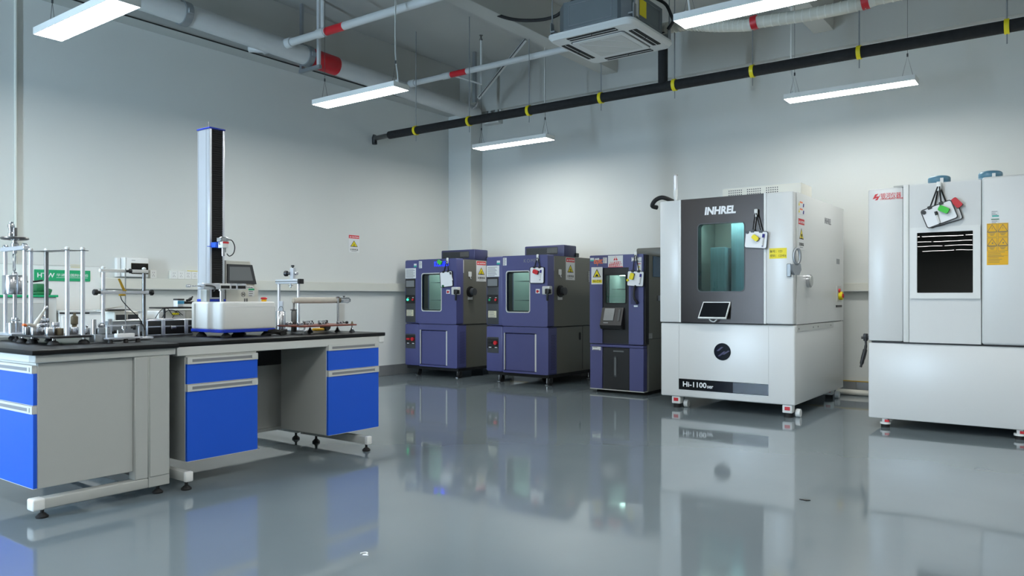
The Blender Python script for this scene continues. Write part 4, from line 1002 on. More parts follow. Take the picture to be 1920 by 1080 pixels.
# door: left post, black centre, white right leaf
MB().box(0, -0.02, ZS + 0.002, U(1276), 0.06, Z1, 0.010, 2).build('left_post', 'white_powder', t)
dr = MB().box(U(1438), -0.03, ZS + 0.002, W - 0.005, 0.055, Z1, 0.014, 3).build('door', 'white_powder', t)
bl = MB().ring(face_front((0, -0.025, 0)), rrect(U(1279), ZS + 0.003, U(1434), Z1, 0.003, 6), rrect(*wo, 0.035, 6), -0.08, 0).build('black_panel', 'brushed_black', dr)
for a_, b_ in ((U(1275.5), U(1279)), (U(1434), U(1438.5))):
    MB().box(a_, -0.032, ZS + 0.003, b_, 0.05, Z1 + 0.001, 0.003, 1).build('door_trim', 'white_plastic', dr)
MB().slab(face_front((0, -0.014, 0)), rrect(*wo, 0.035, 6), 0, 0.006).build('window_glass', 'glass_teal', dr)
MB().ring(face_front((0, -0.025, 0)), rrect(wo[0] - 0.008, wo[1] - 0.008, wo[2] + 0.008, wo[3] + 0.008, 0.04, 6), rrect(*wo, 0.035, 6), 0, 0.004).build('window_rim', 'panel_dark', dr)
li = interior(t, 0.17, ZS + 0.16, W - 0.29, Z1 - 0.16, 0.95, face_front((0, 0.07, 0)), shelves=0)
fi = face_front((0, 0.95, 0))
for k, (u, w_, hh) in enumerate(((0.30, 0.16, 0.45), (0.50, 0.20, 0.72), (0.72, 0.17, 0.62))):
    MB().box(u, 0.55 + 0.06 * k, ZS + 0.17, u + w_, 0.75 + 0.06 * k, ZS + 0.17 + hh + 0.15, 0.01, 2).build('reflection_block', 'reflected_curtain_blue', li)  # blocks coloured to stand in for blue reflections in the glass
fb = face_front((0, -0.025, 0))
text('INHREL', fb, U(1352), V(394.5, 1352), 'white_print', dr, w=U(1381.5) - U(1323), h=0.076, bold=0.045, shear=0.12, label='silver maker lettering')
# tablet controller
ta = Frame((U(1344), -0.06, V(582, 1344)), (1, 0, 0), (0, 0.42, 1))
tb = MB().slab(ta, [(-0.150, -0.085), (0.128, -0.085), (0.150, 0.085), (-0.122, 0.085)], -0.008, 0.012).build('tablet', 'white_plastic', dr)
MB().slab(ta, [(-0.139, -0.072), (0.122, -0.072), (0.139, 0.075), (-0.115, 0.075)], 0.012, 0.0135).build('tablet_screen', 'screen_black', tb)
MB().box(U(1344) - 0.05, -0.05, V(586, 1344), U(1344) + 0.05, -0.02, V(575, 1344)).build('tablet_mount', 'black_plastic', tb)
MB().tube([(U(1344) - 0.04, -0.09, V(597)), (U(1344) - 0.035, -0.075, V(601)), (U(1344), -0.07, V(603)), (U(1344) + 0.03, -0.075, V(599))], 0.006, 8, 4).build('tablet_cable', 'white_plastic', tb)
# round emblem and model plate
em = MB().disc(fr, U(1354.5), V(659.5, 1354), 0.083, 0, 0.004, 40).build('round_emblem', 'screen_black', t)
cu, cv = U(1354.5), V(659.5, 1354)
g = MB()
for (a_, b_, c_, d_) in ((-0.058, 0.006, -0.010, 0.046), (-0.046, -0.044, 0.014, 0.004), (0.0, -0.026, 0.056, 0.012)):
    g.slab(fr, [(cu + a_, cv + b_), (cu + a_ + 0.022, cv + b_), (cu + c_ + 0.022, cv + d_), (cu + c_, cv + d_)], 0.004, 0.0046)
g.build('emblem_mark', 'violet_print', em)
pu0, pu1, pv0, pv1 = U(1273), U(1441), V(729.5, 1273), V(709.5, 1273)
pl = MB().rect(fr, pu0, pv0, pu1, pv1, 0, 0.004).build('model_plate', 'screen_black', t)
MB().rect(fr, pu0 + (pu1 - pu0) * 0.62, pv0 + 0.004, pu1 - 0.004, pv1 - 0.004, 0.004, 0.0046).build('plate_picture', 'space_print', pl)
text('Hi-1100', fr, pu0 + (pu1 - pu0) * 0.187, (pv0 + pv1) / 2 + 0.002, 'white_print', pl, w=(pu1 - pu0) * 0.275, h=0.052, d=0.0042, bold=0.022)
text('ser', fr, pu0 + (pu1 - pu0) * 0.367, (pv0 + pv1) / 2 - 0.012, 'white_print', pl, w=(pu1 - pu0) * 0.07, h=0.026, d=0.0042, bold=0.02)
MB().box(U(1273) - 0.001, -0.0015, pv1, U(1273) + 0.001, 0.001, ZS - 0.02).box(U(1441) - 0.001, -0.0015, pv1, U(1441) + 0.001, 0.001, ZS - 0.02).build('panel_seam', 'grey_paint', t)
fdw = face_front((0, -0.03, 0))
ys = MB().rect(fdw, U(1444.5), V(485, 1460), U(1477), V(465.5, 1460), 0, 0.002).build('login_sticker', 'yellow', dr)
text('账号：123', fdw, U(1457), V(471.5, 1460), 'black_print', ys, w=U(1469) - U(1446), h=0.026, d=0.0022)
text('密码：123456', fdw, U(1461), V(479.5, 1460), 'black_print', ys, w=U(1476) - U(1446), h=0.026, d=0.0022)
# side furniture (+X face)
XS = W1X + W
fs = face_side((W, 0, 0))
S = lambda px, py: (on_x(px, py, XS).y - WY, on_x(px, py, XS).z)
c0, c1 = S(1495, 467), S(1506.5, 411)
cs = caution_sign(t, Frame((W, c0[0] + 0.02, c0[1]), (0, 1, 0), (0, 0, 1)), 0.20, c1[1] - c0[1])
sign_print(cs, Frame((W, c0[0] + 0.02, c0[1]), (0, 1, 0), (0, 0, 1)), 0.20, c1[1] - c0[1], '注意高温')
for py in (383, 396):
    c0 = S(1501, py)
    s_ = sticker(t, fs, c0[0] - 0.08, c0[1] - 0.03, c0[0] + 0.10, c0[1] + 0.03, 'paper', 'safety_sticker', 0)
    MB().rect(fs, c0[0] - 0.03, c0[1] + 0.012, c0[0] + 0.06, c0[1] + 0.026, 0.002, 0.003).build('sticker_band', 'orange', s_)
    MB().slab(fs, [(c0[0] - 0.07, c0[1] - 0.015), (c0[0] - 0.03, c0[1] - 0.015), (c0[0] - 0.05, c0[1] + 0.018)], 0.002, 0.003).build('sticker_triangle', 'yellow', s_, smooth=False)
    MB().tube([fs.p(c0[0] + 0.075, c0[1] - 0.02, 0.003), fs.p(c0[0] + 0.085, c0[1] + 0.01, 0.003)], 0.006, 6).build('sticker_hand', 'marker_blue', s_)
a_, b_ = S(1546, 410), S(1558, 420)
text('INHREL', fs, (a_[0] + b_[0]) / 2, (a_[1] + b_[1]) / 2, 'grey_print', t, w=b_[0] - a_[0], h=0.06, bold=0.03, shear=0.12)
a_ = S(1513, 527)
po = MB().disc(fs, a_[0] + 0.02, a_[1], 0.062, 0, 0.03, 26).build('cable_port', 'steel', t)
MB().disc(fs, a_[0] + 0.02, a_[1], 0.050, 0.03, 0.04, 26).build('port_plug', 'grey_paint', po)
a_ = S(1572, 491); MB().rect(fs, a_[0] - 0.08, a_[1] - 0.025, a_[0] + 0.04, a_[1] + 0.03, 0, 0.003).build('vent_label', 'galvanised', t)
a_ = S(1573, 552)
pb = MB().rect(fs, a_[0] - 0.10, a_[1] - 0.08, a_[0] + 0.08, a_[1] + 0.09, 0, 0.006, 0.004).build('switch_plate', 'light_grey', t)
MB().disc(fs, a_[0] - 0.03, a_[1] + 0.04, 0.022, 0.006, 0.022, 16).build('red_button', 'red', pb)
MB().disc(fs, a_[0] - 0.01, a_[1] - 0.015, 0.045, 0.006, 0.04, 20).build('yellow_stop', 'yellow', pb)
MB().disc(fs, a_[0] - 0.01, a_[1] - 0.015, 0.022, 0.04, 0.05, 18).build('stop_cap', 'red', pb)
a_ = S(1573, 574); MB().rect(fs, a_[0] - 0.13, a_[1] - 0.012, a_[0] + 0.09, a_[1] + 0.012, 0, 0.01).build('terminal_strip', 'black_plastic', t)
a_ = S(1562, 604)
rl = MB().rect(fs, 0.05, ZS - 0.065, a_[0], ZS - 0.012, 0.0, 0.004).build('side_recess', 'light_grey', t)
g = MB()
for px in (1497, 1524, 1533, 1557): g.disc(fs, S(px, 608)[0], ZS - 0.04, 0.008, 0.004, 0.007, 10)
g.build('side_screws', 'steel_dark', rl)
# cam handle on the door edge
hf = Frame((W - 0.015, -0.03, 0), (1, 0.9, 0), (0, 0, 1))
hz = V(490, 1497)
ha = MB().tube([hf.p(0.030 * math.cos(2 * PI * k / 24) + 0.02, hz + 0.045 + 0.070 * math.sin(2 * PI * k / 24), 0.05) for k in range(24)], 0.013, 10, 0, True).build('cam_handle', 'handle_silver', dr)
MB().slab(hf, [(-0.015, hz - 0.025), (0.055, hz - 0.025), (0.062, hz - 0.08), (0.042, hz - 0.125), (0.0, hz - 0.125), (-0.02, hz - 0.08)], 0.0, 0.05).build('handle_base', 'handle_silver', ha)
MB().box(W - 0.06, -0.055, hz - 0.14, W - 0.02, -0.03, hz - 0.02, 0.006, 1).build('strike_plate', 'galvanised', ha)
# roof: perforated hood, signal tower, hose
HY = 0.22
hx0, hx1 = on_y(1355, 350, WY + HY).x - W1X, W - 0.01
hzt = on_y(1480, 344, WY + HY).z
hd = MB().slab(Frame((0, HY, 0), (1, 0, 0), (0, 0, 1)), [(hx0, Z1 - 0.01), (hx1, Z1 - 0.01), (hx1, hzt), (hx0 + 0.01, hzt), (hx0, hzt - 0.01)], -0.36, 0).build('roof_hood', 'warm_white', t)
g = MB(); fh = face_front((0, HY, 0))
for i in range(4):
    for j in range(36):
        if 0.10 + j * 0.0205 < hx1 - hx0 - 0.17 and (j % 9) < 7: g.rect(fh, hx0 + 0.06 + j * 0.0205, hzt - 0.03 - i * 0.021, hx0 + 0.071 + j * 0.0205, hzt - 0.02 - i * 0.021, 0, 0.001)
g.build('hood_holes', 'panel_dark', hd)
tx, tz = on_y(1266.5, 375, WY + 0.15).x - W1X, Z1
tw_ = MB().cyl((tx, 0.15, tz), (tx, 0.15, tz + 0.07), 0.012, 12, 0.022).cyl((tx, 0.15, tz + 0.07), (tx, 0.15, tz + 0.13), 0.022, 14).build('signal_tower', 'white_plastic', t)
MB().cyl((tx, 0.15, tz + 0.13), (tx, 0.15, tz + 0.275), 0.021, 16).build('signal_lens', 'aluminium', tw_)
MB().cyl((tx, 0.15, tz + 0.275), (tx, 0.15, tz + 0.287), 0.026, 16).build('signal_cap', 'grey_paint', tw_)
MB().tube([(tx - 0.03, 0.20, tz + 0.01), (tx - 0.05, 0.05, tz + 0.035), (tx - 0.10, 0.02, tz + 0.045), (tx - 0.165, 0.02, tz + 0.02), (tx - 0.20, 0.03, tz - 0.03), (tx - 0.17, 0.08, tz - 0.045)], 0.022, 12, 6).build('drain_hose', 'rubber', t)
# casters with red levers
def heavy_caster(parent, x, y, h, s=1):
    c = MB().box(x - 0.045, y - 0.045, h * 0.35, x + 0.045, y + 0.045, h, 0.008, 2).build('caster', 'white_plastic', parent)
    MB().rect(face_front((x, y - 0.045, 0)), -0.022, h * 0.58, 0.026, h * 0.86, 0, 0.004).build('red_lever', 'red', c)
    MB().cyl((x, y, 0.0), (x, y, h * 0.35), 0.040, 18).build('foot_pad', 'rubber', c)
    MB().cyl((x + s * 0.055, y + 0.05, 0.038), (x + s * 0.095, y + 0.05, 0.038), 0.038, 20).build('wheel', 'white_plastic', c)
    return c
for x, y in ((U(1266), 0.06), (W - 0.075, 0.06), (W - 0.12, D - 0.12), (0.14, D - 0.12)): heavy_caster(t, x, y, Z0)
# whiteboard on the black panel
a = on_y(1418, 449.5, WY - 0.055); hk = on_y(1418, 400, WY - 0.045)
tw, w = whiteboard('whiteboard carrying a yellow green eraser on the black door of the white chamber', a, math.radians(-5), 0.205, 0.155, hk, None)
eraser(w, 0.0, 0.015, math.radians(-34), 'yellow', 'yellow green eraser on the black door whiteboard', 0.066, 0.042)
marker(w, 0.068, 0.0, math.radians(-2), 'marker_blue', 'marker with blue cap on the black door whiteboard', 0.11)
MB().disc(Frame((0, 0, 0), w.U, w.V), -0.085, 0.065, 0.015, 0.008, 0.016, 14).build('corner_knob', 'black_plastic', tw)

# ---- white cabinet chamber at the right
QY = 7.10
QX = on_y(1628, 600, QY).x
t = chQ = thing('climate_chamber', 'white climate chamber with dark square window and red lettering', 'test chamber', (QX, QY, 0))
U = lambda px: on_y(px, 500, QY).x - QX
V = lambda py, px=1770: on_y(px, py, QY).z
W, D, Z0, ZS, Z1 = 2.10, 1.75, 0.076, 0.728, 2.037
wo = (U(1720.5), V(549, 1772), U(1825), V(435, 1772))
MB().box(0, 0, Z0, W, D, ZS - 0.010, 0.012, 2).build('lower_body', 'white_powder', t)
MB().box(0.02, 0.03, ZS - 0.012, W, D, ZS + 0.002).build('joint_gap', 'black_matte', t, smooth=False)
MB().rect(face_front((0, 0, 0)), 0.03, ZS - 0.012, W, ZS - 0.001, -0.03, -0.002).build('joint_strip', 'black_plastic', t)
m = MB().box(0.0, 0.05, ZS, U(1712), D, Z1 - 0.01).box(U(1832), 0.05, ZS, W, D, Z1 - 0.01).box(U(1712), 0.05, ZS, U(1832), D, V(560)).box(U(1712), 0.05, V(428), U(1832), D, Z1 - 0.01).box(U(1712), 0.8, V(565), U(1832), D, V(420))
m.build('upper_body', 'white_powder', t, smooth=False)
MB().box(0.0, -0.012, ZS + 0.002, U(1694), 0.05, Z1 - 0.012, 0.02, 2).build('left_post', 'white_powder', t)
MB().box(U(1694) + 0.002, -0.028, ZS + 0.002, U(1705), 0.05, Z1, 0.006, 2).build('door_edge', 'white_plastic', t)
dr = MB().ring(face_front(), rrect(U(1705.5), ZS + 0.002, U(1840), Z1 - 0.002, 0.003, 3), rrect(*wo, 0.004, 3), -0.05, 0.018).build('door', 'white_powder', t)
MB().ring(face_front((0, -0.018, 0)), rrect(U(1708), V(560, 1772), U(1839), V(425, 1772), 0.004, 3), rrect(*wo, 0.004, 3), -0.01, 0.016).build('window_frame', 'white_plastic', dr)
MB().slab(face_front((0, -0.012, 0)), rrect(*wo, 0.004, 3), 0, 0.006).build('window_glass', 'glass_dark', dr)
interior(t, U(1714), V(558), U(1830), V(430), 0.70, face_front((0, 0.055, 0)), 'panel_dark', shelves=0, lamp=False)
MB().box(U(1841), -0.030, ZS + 0.002, W, 0.05, Z1 + 0.012, 0.020, 3).build('right_leaf', 'white_powder', t)
MB().box(U(1675), 0.01, Z1 - 0.012, U(1712), 0.05, Z1 + 0.002).build('hinge_plate', 'grey_paint', t, smooth=False)
MB().box(-0.012, 0.10, V(404, 1628), 0.0, 0.16, V(374, 1628)).box(-0.012, 0.10, V(620, 1628), 0.0, 0.16, V(592, 1628)).build('side_hinges', 'grey_paint', t, smooth=False)
# maker lettering
fp = face_front((0, -0.012, 0))
P2 = lambda px, py: (U(px), V(py, px))
mk = MB()
for poly in (((1637, 374), (1641.5, 365), (1647.5, 363.5), (1643, 369), (1649, 368.5), (1652, 362), (1650, 369.5), (1645, 371.5)), ((1641, 376), (1645.5, 371.2), (1649.5, 368.8), (1646, 375.5))):
    mk.slab(fp, [P2(*q) for q in poly], 0, 0.002)
lg = mk.build('logo_mark', 'red_print', t, smooth=False)
text('银河仪器', fp, U(1671), V(366.7, 1671), 'red_print', t, w=U(1690) - U(1652), h=0.047, bold=0.006, label='red maker lettering')
text('CHONGQING YINHE', fp, U(1672), V(373, 1672), 'red_print', t, w=U(1693.5) - U(1650), h=0.014, bold=0.02)
# yellow warning sheet and small labels on the right leaf
fl = face_front((0, -0.030, 0))
u0, u1, v0, v1 = U(1851), U(1891), V(497, 1871), V(419, 1871)
ws = MB().rect(fl, u0, v0, u1, v1, 0, 0.002).build('warning_sheet', 'amber', t)
hw_, hh_ = (u1 - u0), (v1 - v0)
g = MB()
for i in range(2):
    for j in range(2):
        a_, b_ = u0 + hw_ * (0.02 + 0.5 * i), v0 + hh_ * (0.335 + 0.335 * j)
        g.ring(fl, rrect(a_, b_, a_ + hw_ * 0.46, b_ + hh_ * 0.315), rrect(a_ + 0.002, b_ + 0.002, a_ + hw_ * 0.46 - 0.002, b_ + hh_ * 0.315 - 0.002), 0.002, 0.0026)
        tri = lambda s: [(a_ + hw_ * 0.23 + s * 0.036 * q[0], b_ + hh_ * 0.20 + s * 0.036 * q[1]) for q in ((-1, -0.75), (1, -0.75), (0, 0.95))]
        g.ring(fl, tri(1.0), tri(0.78), 0.002, 0.0028)
        if j: g.rect(fl, a_ + hw_ * 0.22, b_ + hh_ * 0.19, a_ + hw_ * 0.24, b_ + hh_ * 0.235, 0.002, 0.0028)
        else: g.disc(fl, a_ + hw_ * 0.25, b_ + hh_ * 0.19, 0.006, 0.002, 0.0028, 8)
        for k in range(3): g.rect(fl, a_ + hw_ * (0.05 + 0.05 * k), b_ + hh_ * (0.10 - 0.03 * k), a_ + hw_ * (0.41 - 0.05 * k), b_ + hh_ * (0.112 - 0.03 * k), 0.002, 0.0025)
g.rect(fl, u0 + hw_ * 0.02, v0 + hh_ * 0.215, u1 - hw_ * 0.02, v0 + hh_ * 0.219, 0.002, 0.0026)
for k in range(8):
    v = v0 + hh_ * (0.30 - 0.034 * k); g.rect(fl, u0 + hw_ * 0.06, v, u0 + hw_ * (0.55 + 0.37 * random.random()), v + hh_ * 0.008, 0.002, 0.0025)
g.build('sheet_print', 'bronze', ws)
s_ = sticker(t, fl, U(1859), V(404, 1866), U(1872), V(396, 1866), 'paper', 'asset_sticker', 0, 3)
MB().rect(fl, U(1861), V(407, 1866), U(1873.5), V(404.6, 1866), 0, 0.002).build('asset_stripe', 'teal_sticker', t)
s_ = sticker(t, fl, U(1859), V(419, 1866), U(1874), V(411, 1866), 'paper', 'calibration_sticker', 0, 3)
MB().rect(fl, U(1859), V(412.5, 1866), U(1874), V(411, 1866), 0.002, 0.003).build('sticker_stripe', 'green_dark', s_)
for x, y in ((U(1658), 0.05), (U(1912) , 0.05), (0.14, D - 0.12), (W - 0.2, D - 0.12)):
    c = MB().cyl((x, y, 0.028), (x, y, 0.045), 0.042, 20).box(x - 0.022, y - 0.022, 0.045, x + 0.022, y + 0.022, Z0).build('caster', 'white_plastic', t)
    MB().rect(face_front((x, y - 0.022, 0)), 0.0, 0.047, 0.034, 0.066, -0.01, 0.012).build('red_lever', 'red', c)
    MB().cyl((x, y, 0), (x, y, 0.028), 0.034, 18).build('foot_pad', 'rubber', c)
# black lever handle hanging at the left side
hy = on_y(1623, 635, QY + 0.03)
lv = MB().cyl((-0.06, 0.03, hy.z + 0.01), (0.0, 0.03, hy.z + 0.01), 0.014, 10).box(-0.045, 0.012, hy.z - 0.02, -0.010, 0.05, hy.z + 0.045, 0.008, 2).build('side_lever', 'black_plastic', t)
MB().tube([(-0.028, 0.02, hy.z + 0.02), (-0.022, 0.015, hy.z - 0.05), (-0.030, 0.01, hy.z - 0.11), (-0.045, 0.0, hy.z - 0.18), (-0.058, -0.01, hy.z - 0.245)], [0.011, 0.009, 0.012, 0.018, 0.018, 0.016, 0.010], 10, 5).build('lever_grip', 'black_plastic', lv)
# the two boards hung from one hook
hk = on_y(1761.5, 351, QY - 0.026)
a = on_y(1766, 401, QY - 0.030)
tw, w = whiteboard('rear one of two whiteboards hung together, red eraser peeping out', (a.x + 0.012, QY - 0.030, a.z - 0.005), math.radians(16), 0.235, 0.155, hk, None)
eraser(w, 0.115, 0.055, math.radians(-65), 'red', 'red eraser peeping out behind the front whiteboard', 0.085, 0.05)
a = on_y(1761.5, 402, QY - 0.05)
tw, w = whiteboard('front whiteboard with bright green eraser above the dark square window', (a.x, QY - 0.066, a.z), math.radians(20), 0.225, 0.150, (hk.x, QY - 0.062, hk.z), None)
eraser(w, 0.045, 0.02, math.radians(-48), 'green_bright', 'bright green eraser on the front whiteboard', 0.078, 0.046)
marker(w, -0.018, -0.022, math.radians(-4), 'black_plastic', 'white marker with black cap on the front whiteboard', 0.10)
MB().disc(Frame((0, 0, 0), w.U, w.V), -0.095, 0.055, 0.016, 0.008, 0.016, 14).build('corner_knob', 'black_plastic', tw)
# blue jugs on the roof
for px, py, yy, lab in ((1761, 330, 0.32, 'blue plastic jug on the chamber roof above the front whiteboard'), (1857, 321, 0.30, 'blue plastic jug on the chamber roof at the right')):
    c = on_y(px, py, QY + yy)
    j = thing('water_jug', lab, 'jug', (c.x, c.y, Z1 - 0.01), 0, 'blue jugs on the chamber roof')
    hh = c.z - Z1 + 0.01; R = 0.086
    MB().lathe([(R * 0.95, 0), (R, 0.01), (R, hh - 0.06), (R * 0.96, hh - 0.055), (R, hh - 0.05), (R, hh - 0.022), (R * 0.93, hh - 0.012), (R * 0.75, hh - 0.004), (R * 0.5, hh), (R * 0.3, hh - 0.006)], n=28).build('body', 'jug_blue', j)
    MB().rect(Frame((0.03, -R - 0.001, hh * 0.5), (1, 0, 0), (0, 0, 1)), -0.012, -0.02, 0.012, 0.025, -0.004, 0.003).build('label_tag', 'paper', j)
# white pipe on the floor along the back wall
tag(MB().cyl((-2.2, WB - 0.06, 0.034), (0.4, WB - 0.06, 0.034), 0.032, 16).build('floor_pipe', 'warm_white'), 'cream pipe lying on the floor along the back wall', 'pipe')
# scraps on the floor
c = on_z(1510, 938, 0)
tag(MB().slab(flat_up((c.x, c.y, 0.0005)), [(-0.03, -0.006), (0.005, -0.016), (0.026, 0.004), (0.012, 0.012), (-0.01, 0.008)], 0, 0.004).build('floor_scrap', 'black_plastic'), 'small black scrap lying on the glossy floor', 'scrap')
c = on_z(680, 1040, 0)
tag(MB().tube([(c.x - 0.014, c.y, 0.003), (c.x - 0.008, c.y + 0.02, 0.003), (c.x + 0.006, c.y + 0.022, 0.003), (c.x + 0.014, c.y + 0.008, 0.003), (c.x + 0.008, c.y - 0.006, 0.003), (c.x + 0.03, c.y + 0.004, 0.003)], 0.0028, 6, 4).build('floor_scrap', 'white_print'), 'small white curled scrap on the floor before the benches', 'scrap')

# ================================================================ equipment on the left bench
def knob(m, p, axis, r=0.016, L=0.022):
    m.lathe([(r * 0.5, 0), (r * 0.5, L * 0.4), (r, L * 0.45), (r, L * 0.9), (r * 0.8, L)], p, axis, 12)
    return m
TT = TOP + 0.0005
# --- twin column hanging rig with big steel cylinder
Y = 1.99
xa, xb = on_y(10, 500, Y).x, on_y(46, 500, Y).x
zb = on_y(28, 466, Y).z
xm = (xa + xb) / 2
t = thing('hanging_weight_rig', 'twin column steel rig with handwheel and hung cylinder at the left edge', 'test rig', (xm, Y, TT))
ofs = Vector((xm, Y, TT)); hx = (xb - xa) / 2; zt = zb - TT
MB().box(-hx - 0.06, -0.07, 0.03, hx + 0.05, 0.07, 0.045, 0.003, 1).build('base_plate', 'aluminium', t)
for x in (-hx - 0.03, hx + 0.02):
    for y in (-0.05, 0.05):
        MB().lathe([(0.022, 0), (0.022, 0.008), (0.010, 0.018), (0.006, 0.03)], (x, y, 0), n=12).build('rubber_foot', 'rubber', t)
for x in (-hx, hx):
    c = MB().cyl((x, 0, 0.045), (x, 0, zt - 0.012), 0.0115, 16).build('column', 'aluminium', t)
    MB().lathe([(0.014, zt + 0.012), (0.016, zt + 0.02), (0.010, zt + 0.027)], (x, 0, 0), n=14).build('column_nut', 'steel', c)
MB().box(-hx - 0.03, -0.018, zt - 0.014, hx + 0.03, 0.018, zt + 0.012, 0.003, 1).build('crossbar', 'aluminium', t)
MB().lathe([(0.022, zt + 0.012), (0.022, zt + 0.03), (0.014, zt + 0.035), (0.014, zt + 0.05), (0.03, zt + 0.06)], (0, 0, 0), n=18).build('spindle_nut', 'steel', t)
wz = zt + 0.062
hwl = MB().tube([(0.068 * math.cos(2 * PI * k / 20), 0.068 * math.sin(2 * PI * k / 20), wz) for k in range(20)], 0.0085, 8, 0, True)
for k in range(3):
    hwl.cyl((0, 0, wz), (0.066 * math.cos(2 * PI * k / 3), 0.066 * math.sin(2 * PI * k / 3), wz), 0.007, 8)
hwl.build('handwheel', 'steel_dark', t)
MB().lathe([(0.012, wz), (0.017, wz + 0.02), (0.017, wz + 0.035), (0.012, wz + 0.04), (0.014, wz + 0.06), (0.019, wz + 0.075), (0.018, wz + 0.088), (0.010, wz + 0.095), (0.012, wz + 0.104)], (-0.052, 0.0, 0), n=16).build('crank_grip', 'steel', t)
MB().cyl((0.004, 0, wz), (0.004, 0, wz + 0.065), 0.012, 14).build('screw_end', 'steel_dark', t)
z1 = on_y(25, 476, Y).z - TT; z2 = on_y(25, 512, Y).z - TT
MB().cyl((0, 0, zt - 0.03), (0, 0, zt - 0.012), 0.012, 12).tube([(0, -0.003, z1 + 0.005), (0.016, -0.003, z1 - 0.005), (0.018, -0.003, z1 - 0.02), (0.012, -0.003, (z1 + z2) / 2), (0.014, -0.003, z2 + 0.02), (0, -0.003, z2 + 0.012), (-0.014, -0.003, z2 + 0.02), (-0.012, -0.003, (z1 + z2) / 2), (-0.018, -0.003, z1 - 0.02), (-0.016, -0.003, z1 - 0.005)], 0.0042, 8, 3, True).build('shackle', 'steel', t)
z3 = on_y(22, 516, Y).z - TT; z4 = on_y(22, 552, Y).z - TT
MB().lathe([(0.010, z3 + 0.02), (0.016, z3 + 0.012), (0.016, z3), (0.063, z3 - 0.002), (0.066, z3 - 0.006), (0.066, z4 + 0.005), (0.063, z4)][::-1], (0.0, 0, 0), n=32).build('steel_cylinder', 'steel', t)
MB().cyl((0, 0, 0.13), (0, 0, z4), 0.012, 12).build('lower_rod', 'steel', t)
MB().box(-0.04, -0.015, 0.118, 0.04, 0.015, 0.124).cyl((-0.028, 0, 0.075), (-0.028, 0, 0.136), 0.010, 12).cyl((0.028, 0, 0.075), (0.028, 0, 0.136), 0.010, 12).build('coupler', 'steel', t)
MB().cyl((-0.006, 0, 0.045), (-0.006, 0, 0.105), 0.045, 26).build('lower_cylinder', 'steel', t)
# --- four post rig
t = thing('four_post_rig', 'four post steel rig on a black plate holding loose weights', 'test rig', (0, 0, TT))
px0, px1, py0, py1 = -5.00, -4.50, 1.80, 2.10
MB().box(px0, py0 + 0.08, 0.035, px1, py1, 0.047, 0.002, 1).build('base_plate', 'black_plastic', t)
for x, y in ((px1 - 0.03, py0 + 0.11), (px1 - 0.03, py1 - 0.03), (px0 + 0.07, py0 + 0.11), (px0 + 0.2, py0 + 0.11), (px0 + 0.05, py1 - 0.03)):
    f_ = MB().lathe([(0.030, 0), (0.030, 0.005), (0.022, 0.018), (0.008, 0.024)], (x, y, 0), n=16).build('rubber_foot', 'rubber', t)
    MB().cyl((x, y, 0.022), (x, y, 0.036), 0.007, 10).build('foot_stem', 'steel', f_)
posts = []
for px, X in ((126, -4.58), (155, -4.55), (57.5, -4.87), (87, -4.84)):
    q = on_x(px, 500, X); posts.append(q)
ph = 0.525
for i, q in enumerate(posts):
    dark = i == 3
    c = MB().cyl((q.x, q.y, 0.047), (q.x, q.y, ph), 0.0115, 18).build('post', 'steel_dark' if dark else 'aluminium', t)
    MB().lathe([(0.009, ph + 0.004), (0.013, ph + 0.008), (0.013, ph + 0.016), (0.007, ph + 0.022)], (q.x, q.y, 0), n=12).build('post_nut', 'white_plastic', c)
for i, j in ((0, 2), (1, 3), (0, 1), (2, 3)):
    a, b = posts[i].copy(), posts[j].copy(); a.z = b.z = ph + 0.002
    d_ = (b - a).normalized() * 0.03
    n_ = (b - a).cross(Vector((0, 0, 1))).normalized() * 0.012
    m = MB(); m.slab(Frame((0, 0, ph), (1, 0, 0), (0, 1, 0)), [((a - d_ + n_).x, (a - d_ + n_).y), ((a - d_ - n_).x, (a - d_ - n_).y), ((b + d_ - n_).x, (b + d_ - n_).y), ((b + d_ + n_).x, (b + d_ + n_).y)], 0, 0.003)
    m.build('top_strip', 'steel_dark', t)
# --- loose weights on the plate
PZ = TT + 0.047
def weight(px, py, X, r, h, label, z=PZ, material='steel', knob_=False):
    q = on_x(px, py, X); r *= 1.14; h *= 1.08
    o = thing('steel_weight', label, 'weight', (q.x, q.y, z + 0.0002), 0, 'steel weights on the black plate')
    MB().lathe([(r * 0.95, 0), (r, 0.003), (r, h - 0.003), (r * 0.95, h)], n=28).build('body', material, o)
    if knob_: MB().lathe([(r * 0.3, h), (r * 0.3, h + 0.008), (r * 0.4, h + 0.012), (r * 0.3, h + 0.018)], n=14).build('knob', material, o)
    return Vector((q.x, q.y, z + h))
weight(66, 620, -4.74, 0.022, 0.048, 'plain steel cylinder weight beside the orange tipped brush')
v = weight(79, 620, -4.80, 0.034, 0.040, 'squat steel weight carrying two stacked discs')
v2 = weight(79, 620, -4.80, 0.032, 0.024, 'lower one of two stacked steel discs', v.z)
weight(79, 620, -4.80, 0.033, 0.024, 'upper disc of two on the squat steel weight', v2.z, knob_=True)
v = weight(94, 622, -4.65, 0.024, 0.044, 'shiny steel weight nearest the front of the black plate')
weight(104, 612, -4.72, 0.025, 0.040, 'steel weight supporting a smaller weight on top')
weight(104, 606, -4.72, 0.018, 0.026, 'small steel weight set on another weight', PZ + 0.0435)
weight(112, 614, -4.64, 0.017, 0.036, 'narrow bronze weight before the T handle', material='bronze')
weight(139, 618, -4.66, 0.020, 0.040, 'steel weight between the two nearest posts')
weight(52, 618, -4.83, 0.018, 0.042, 'dark steel weight below the orange brush tip', material='steel_dark')
weight(163, 616, -4.62, 0.016, 0.034, 'steel weight with black knob right of the nearest posts', knob_=True)
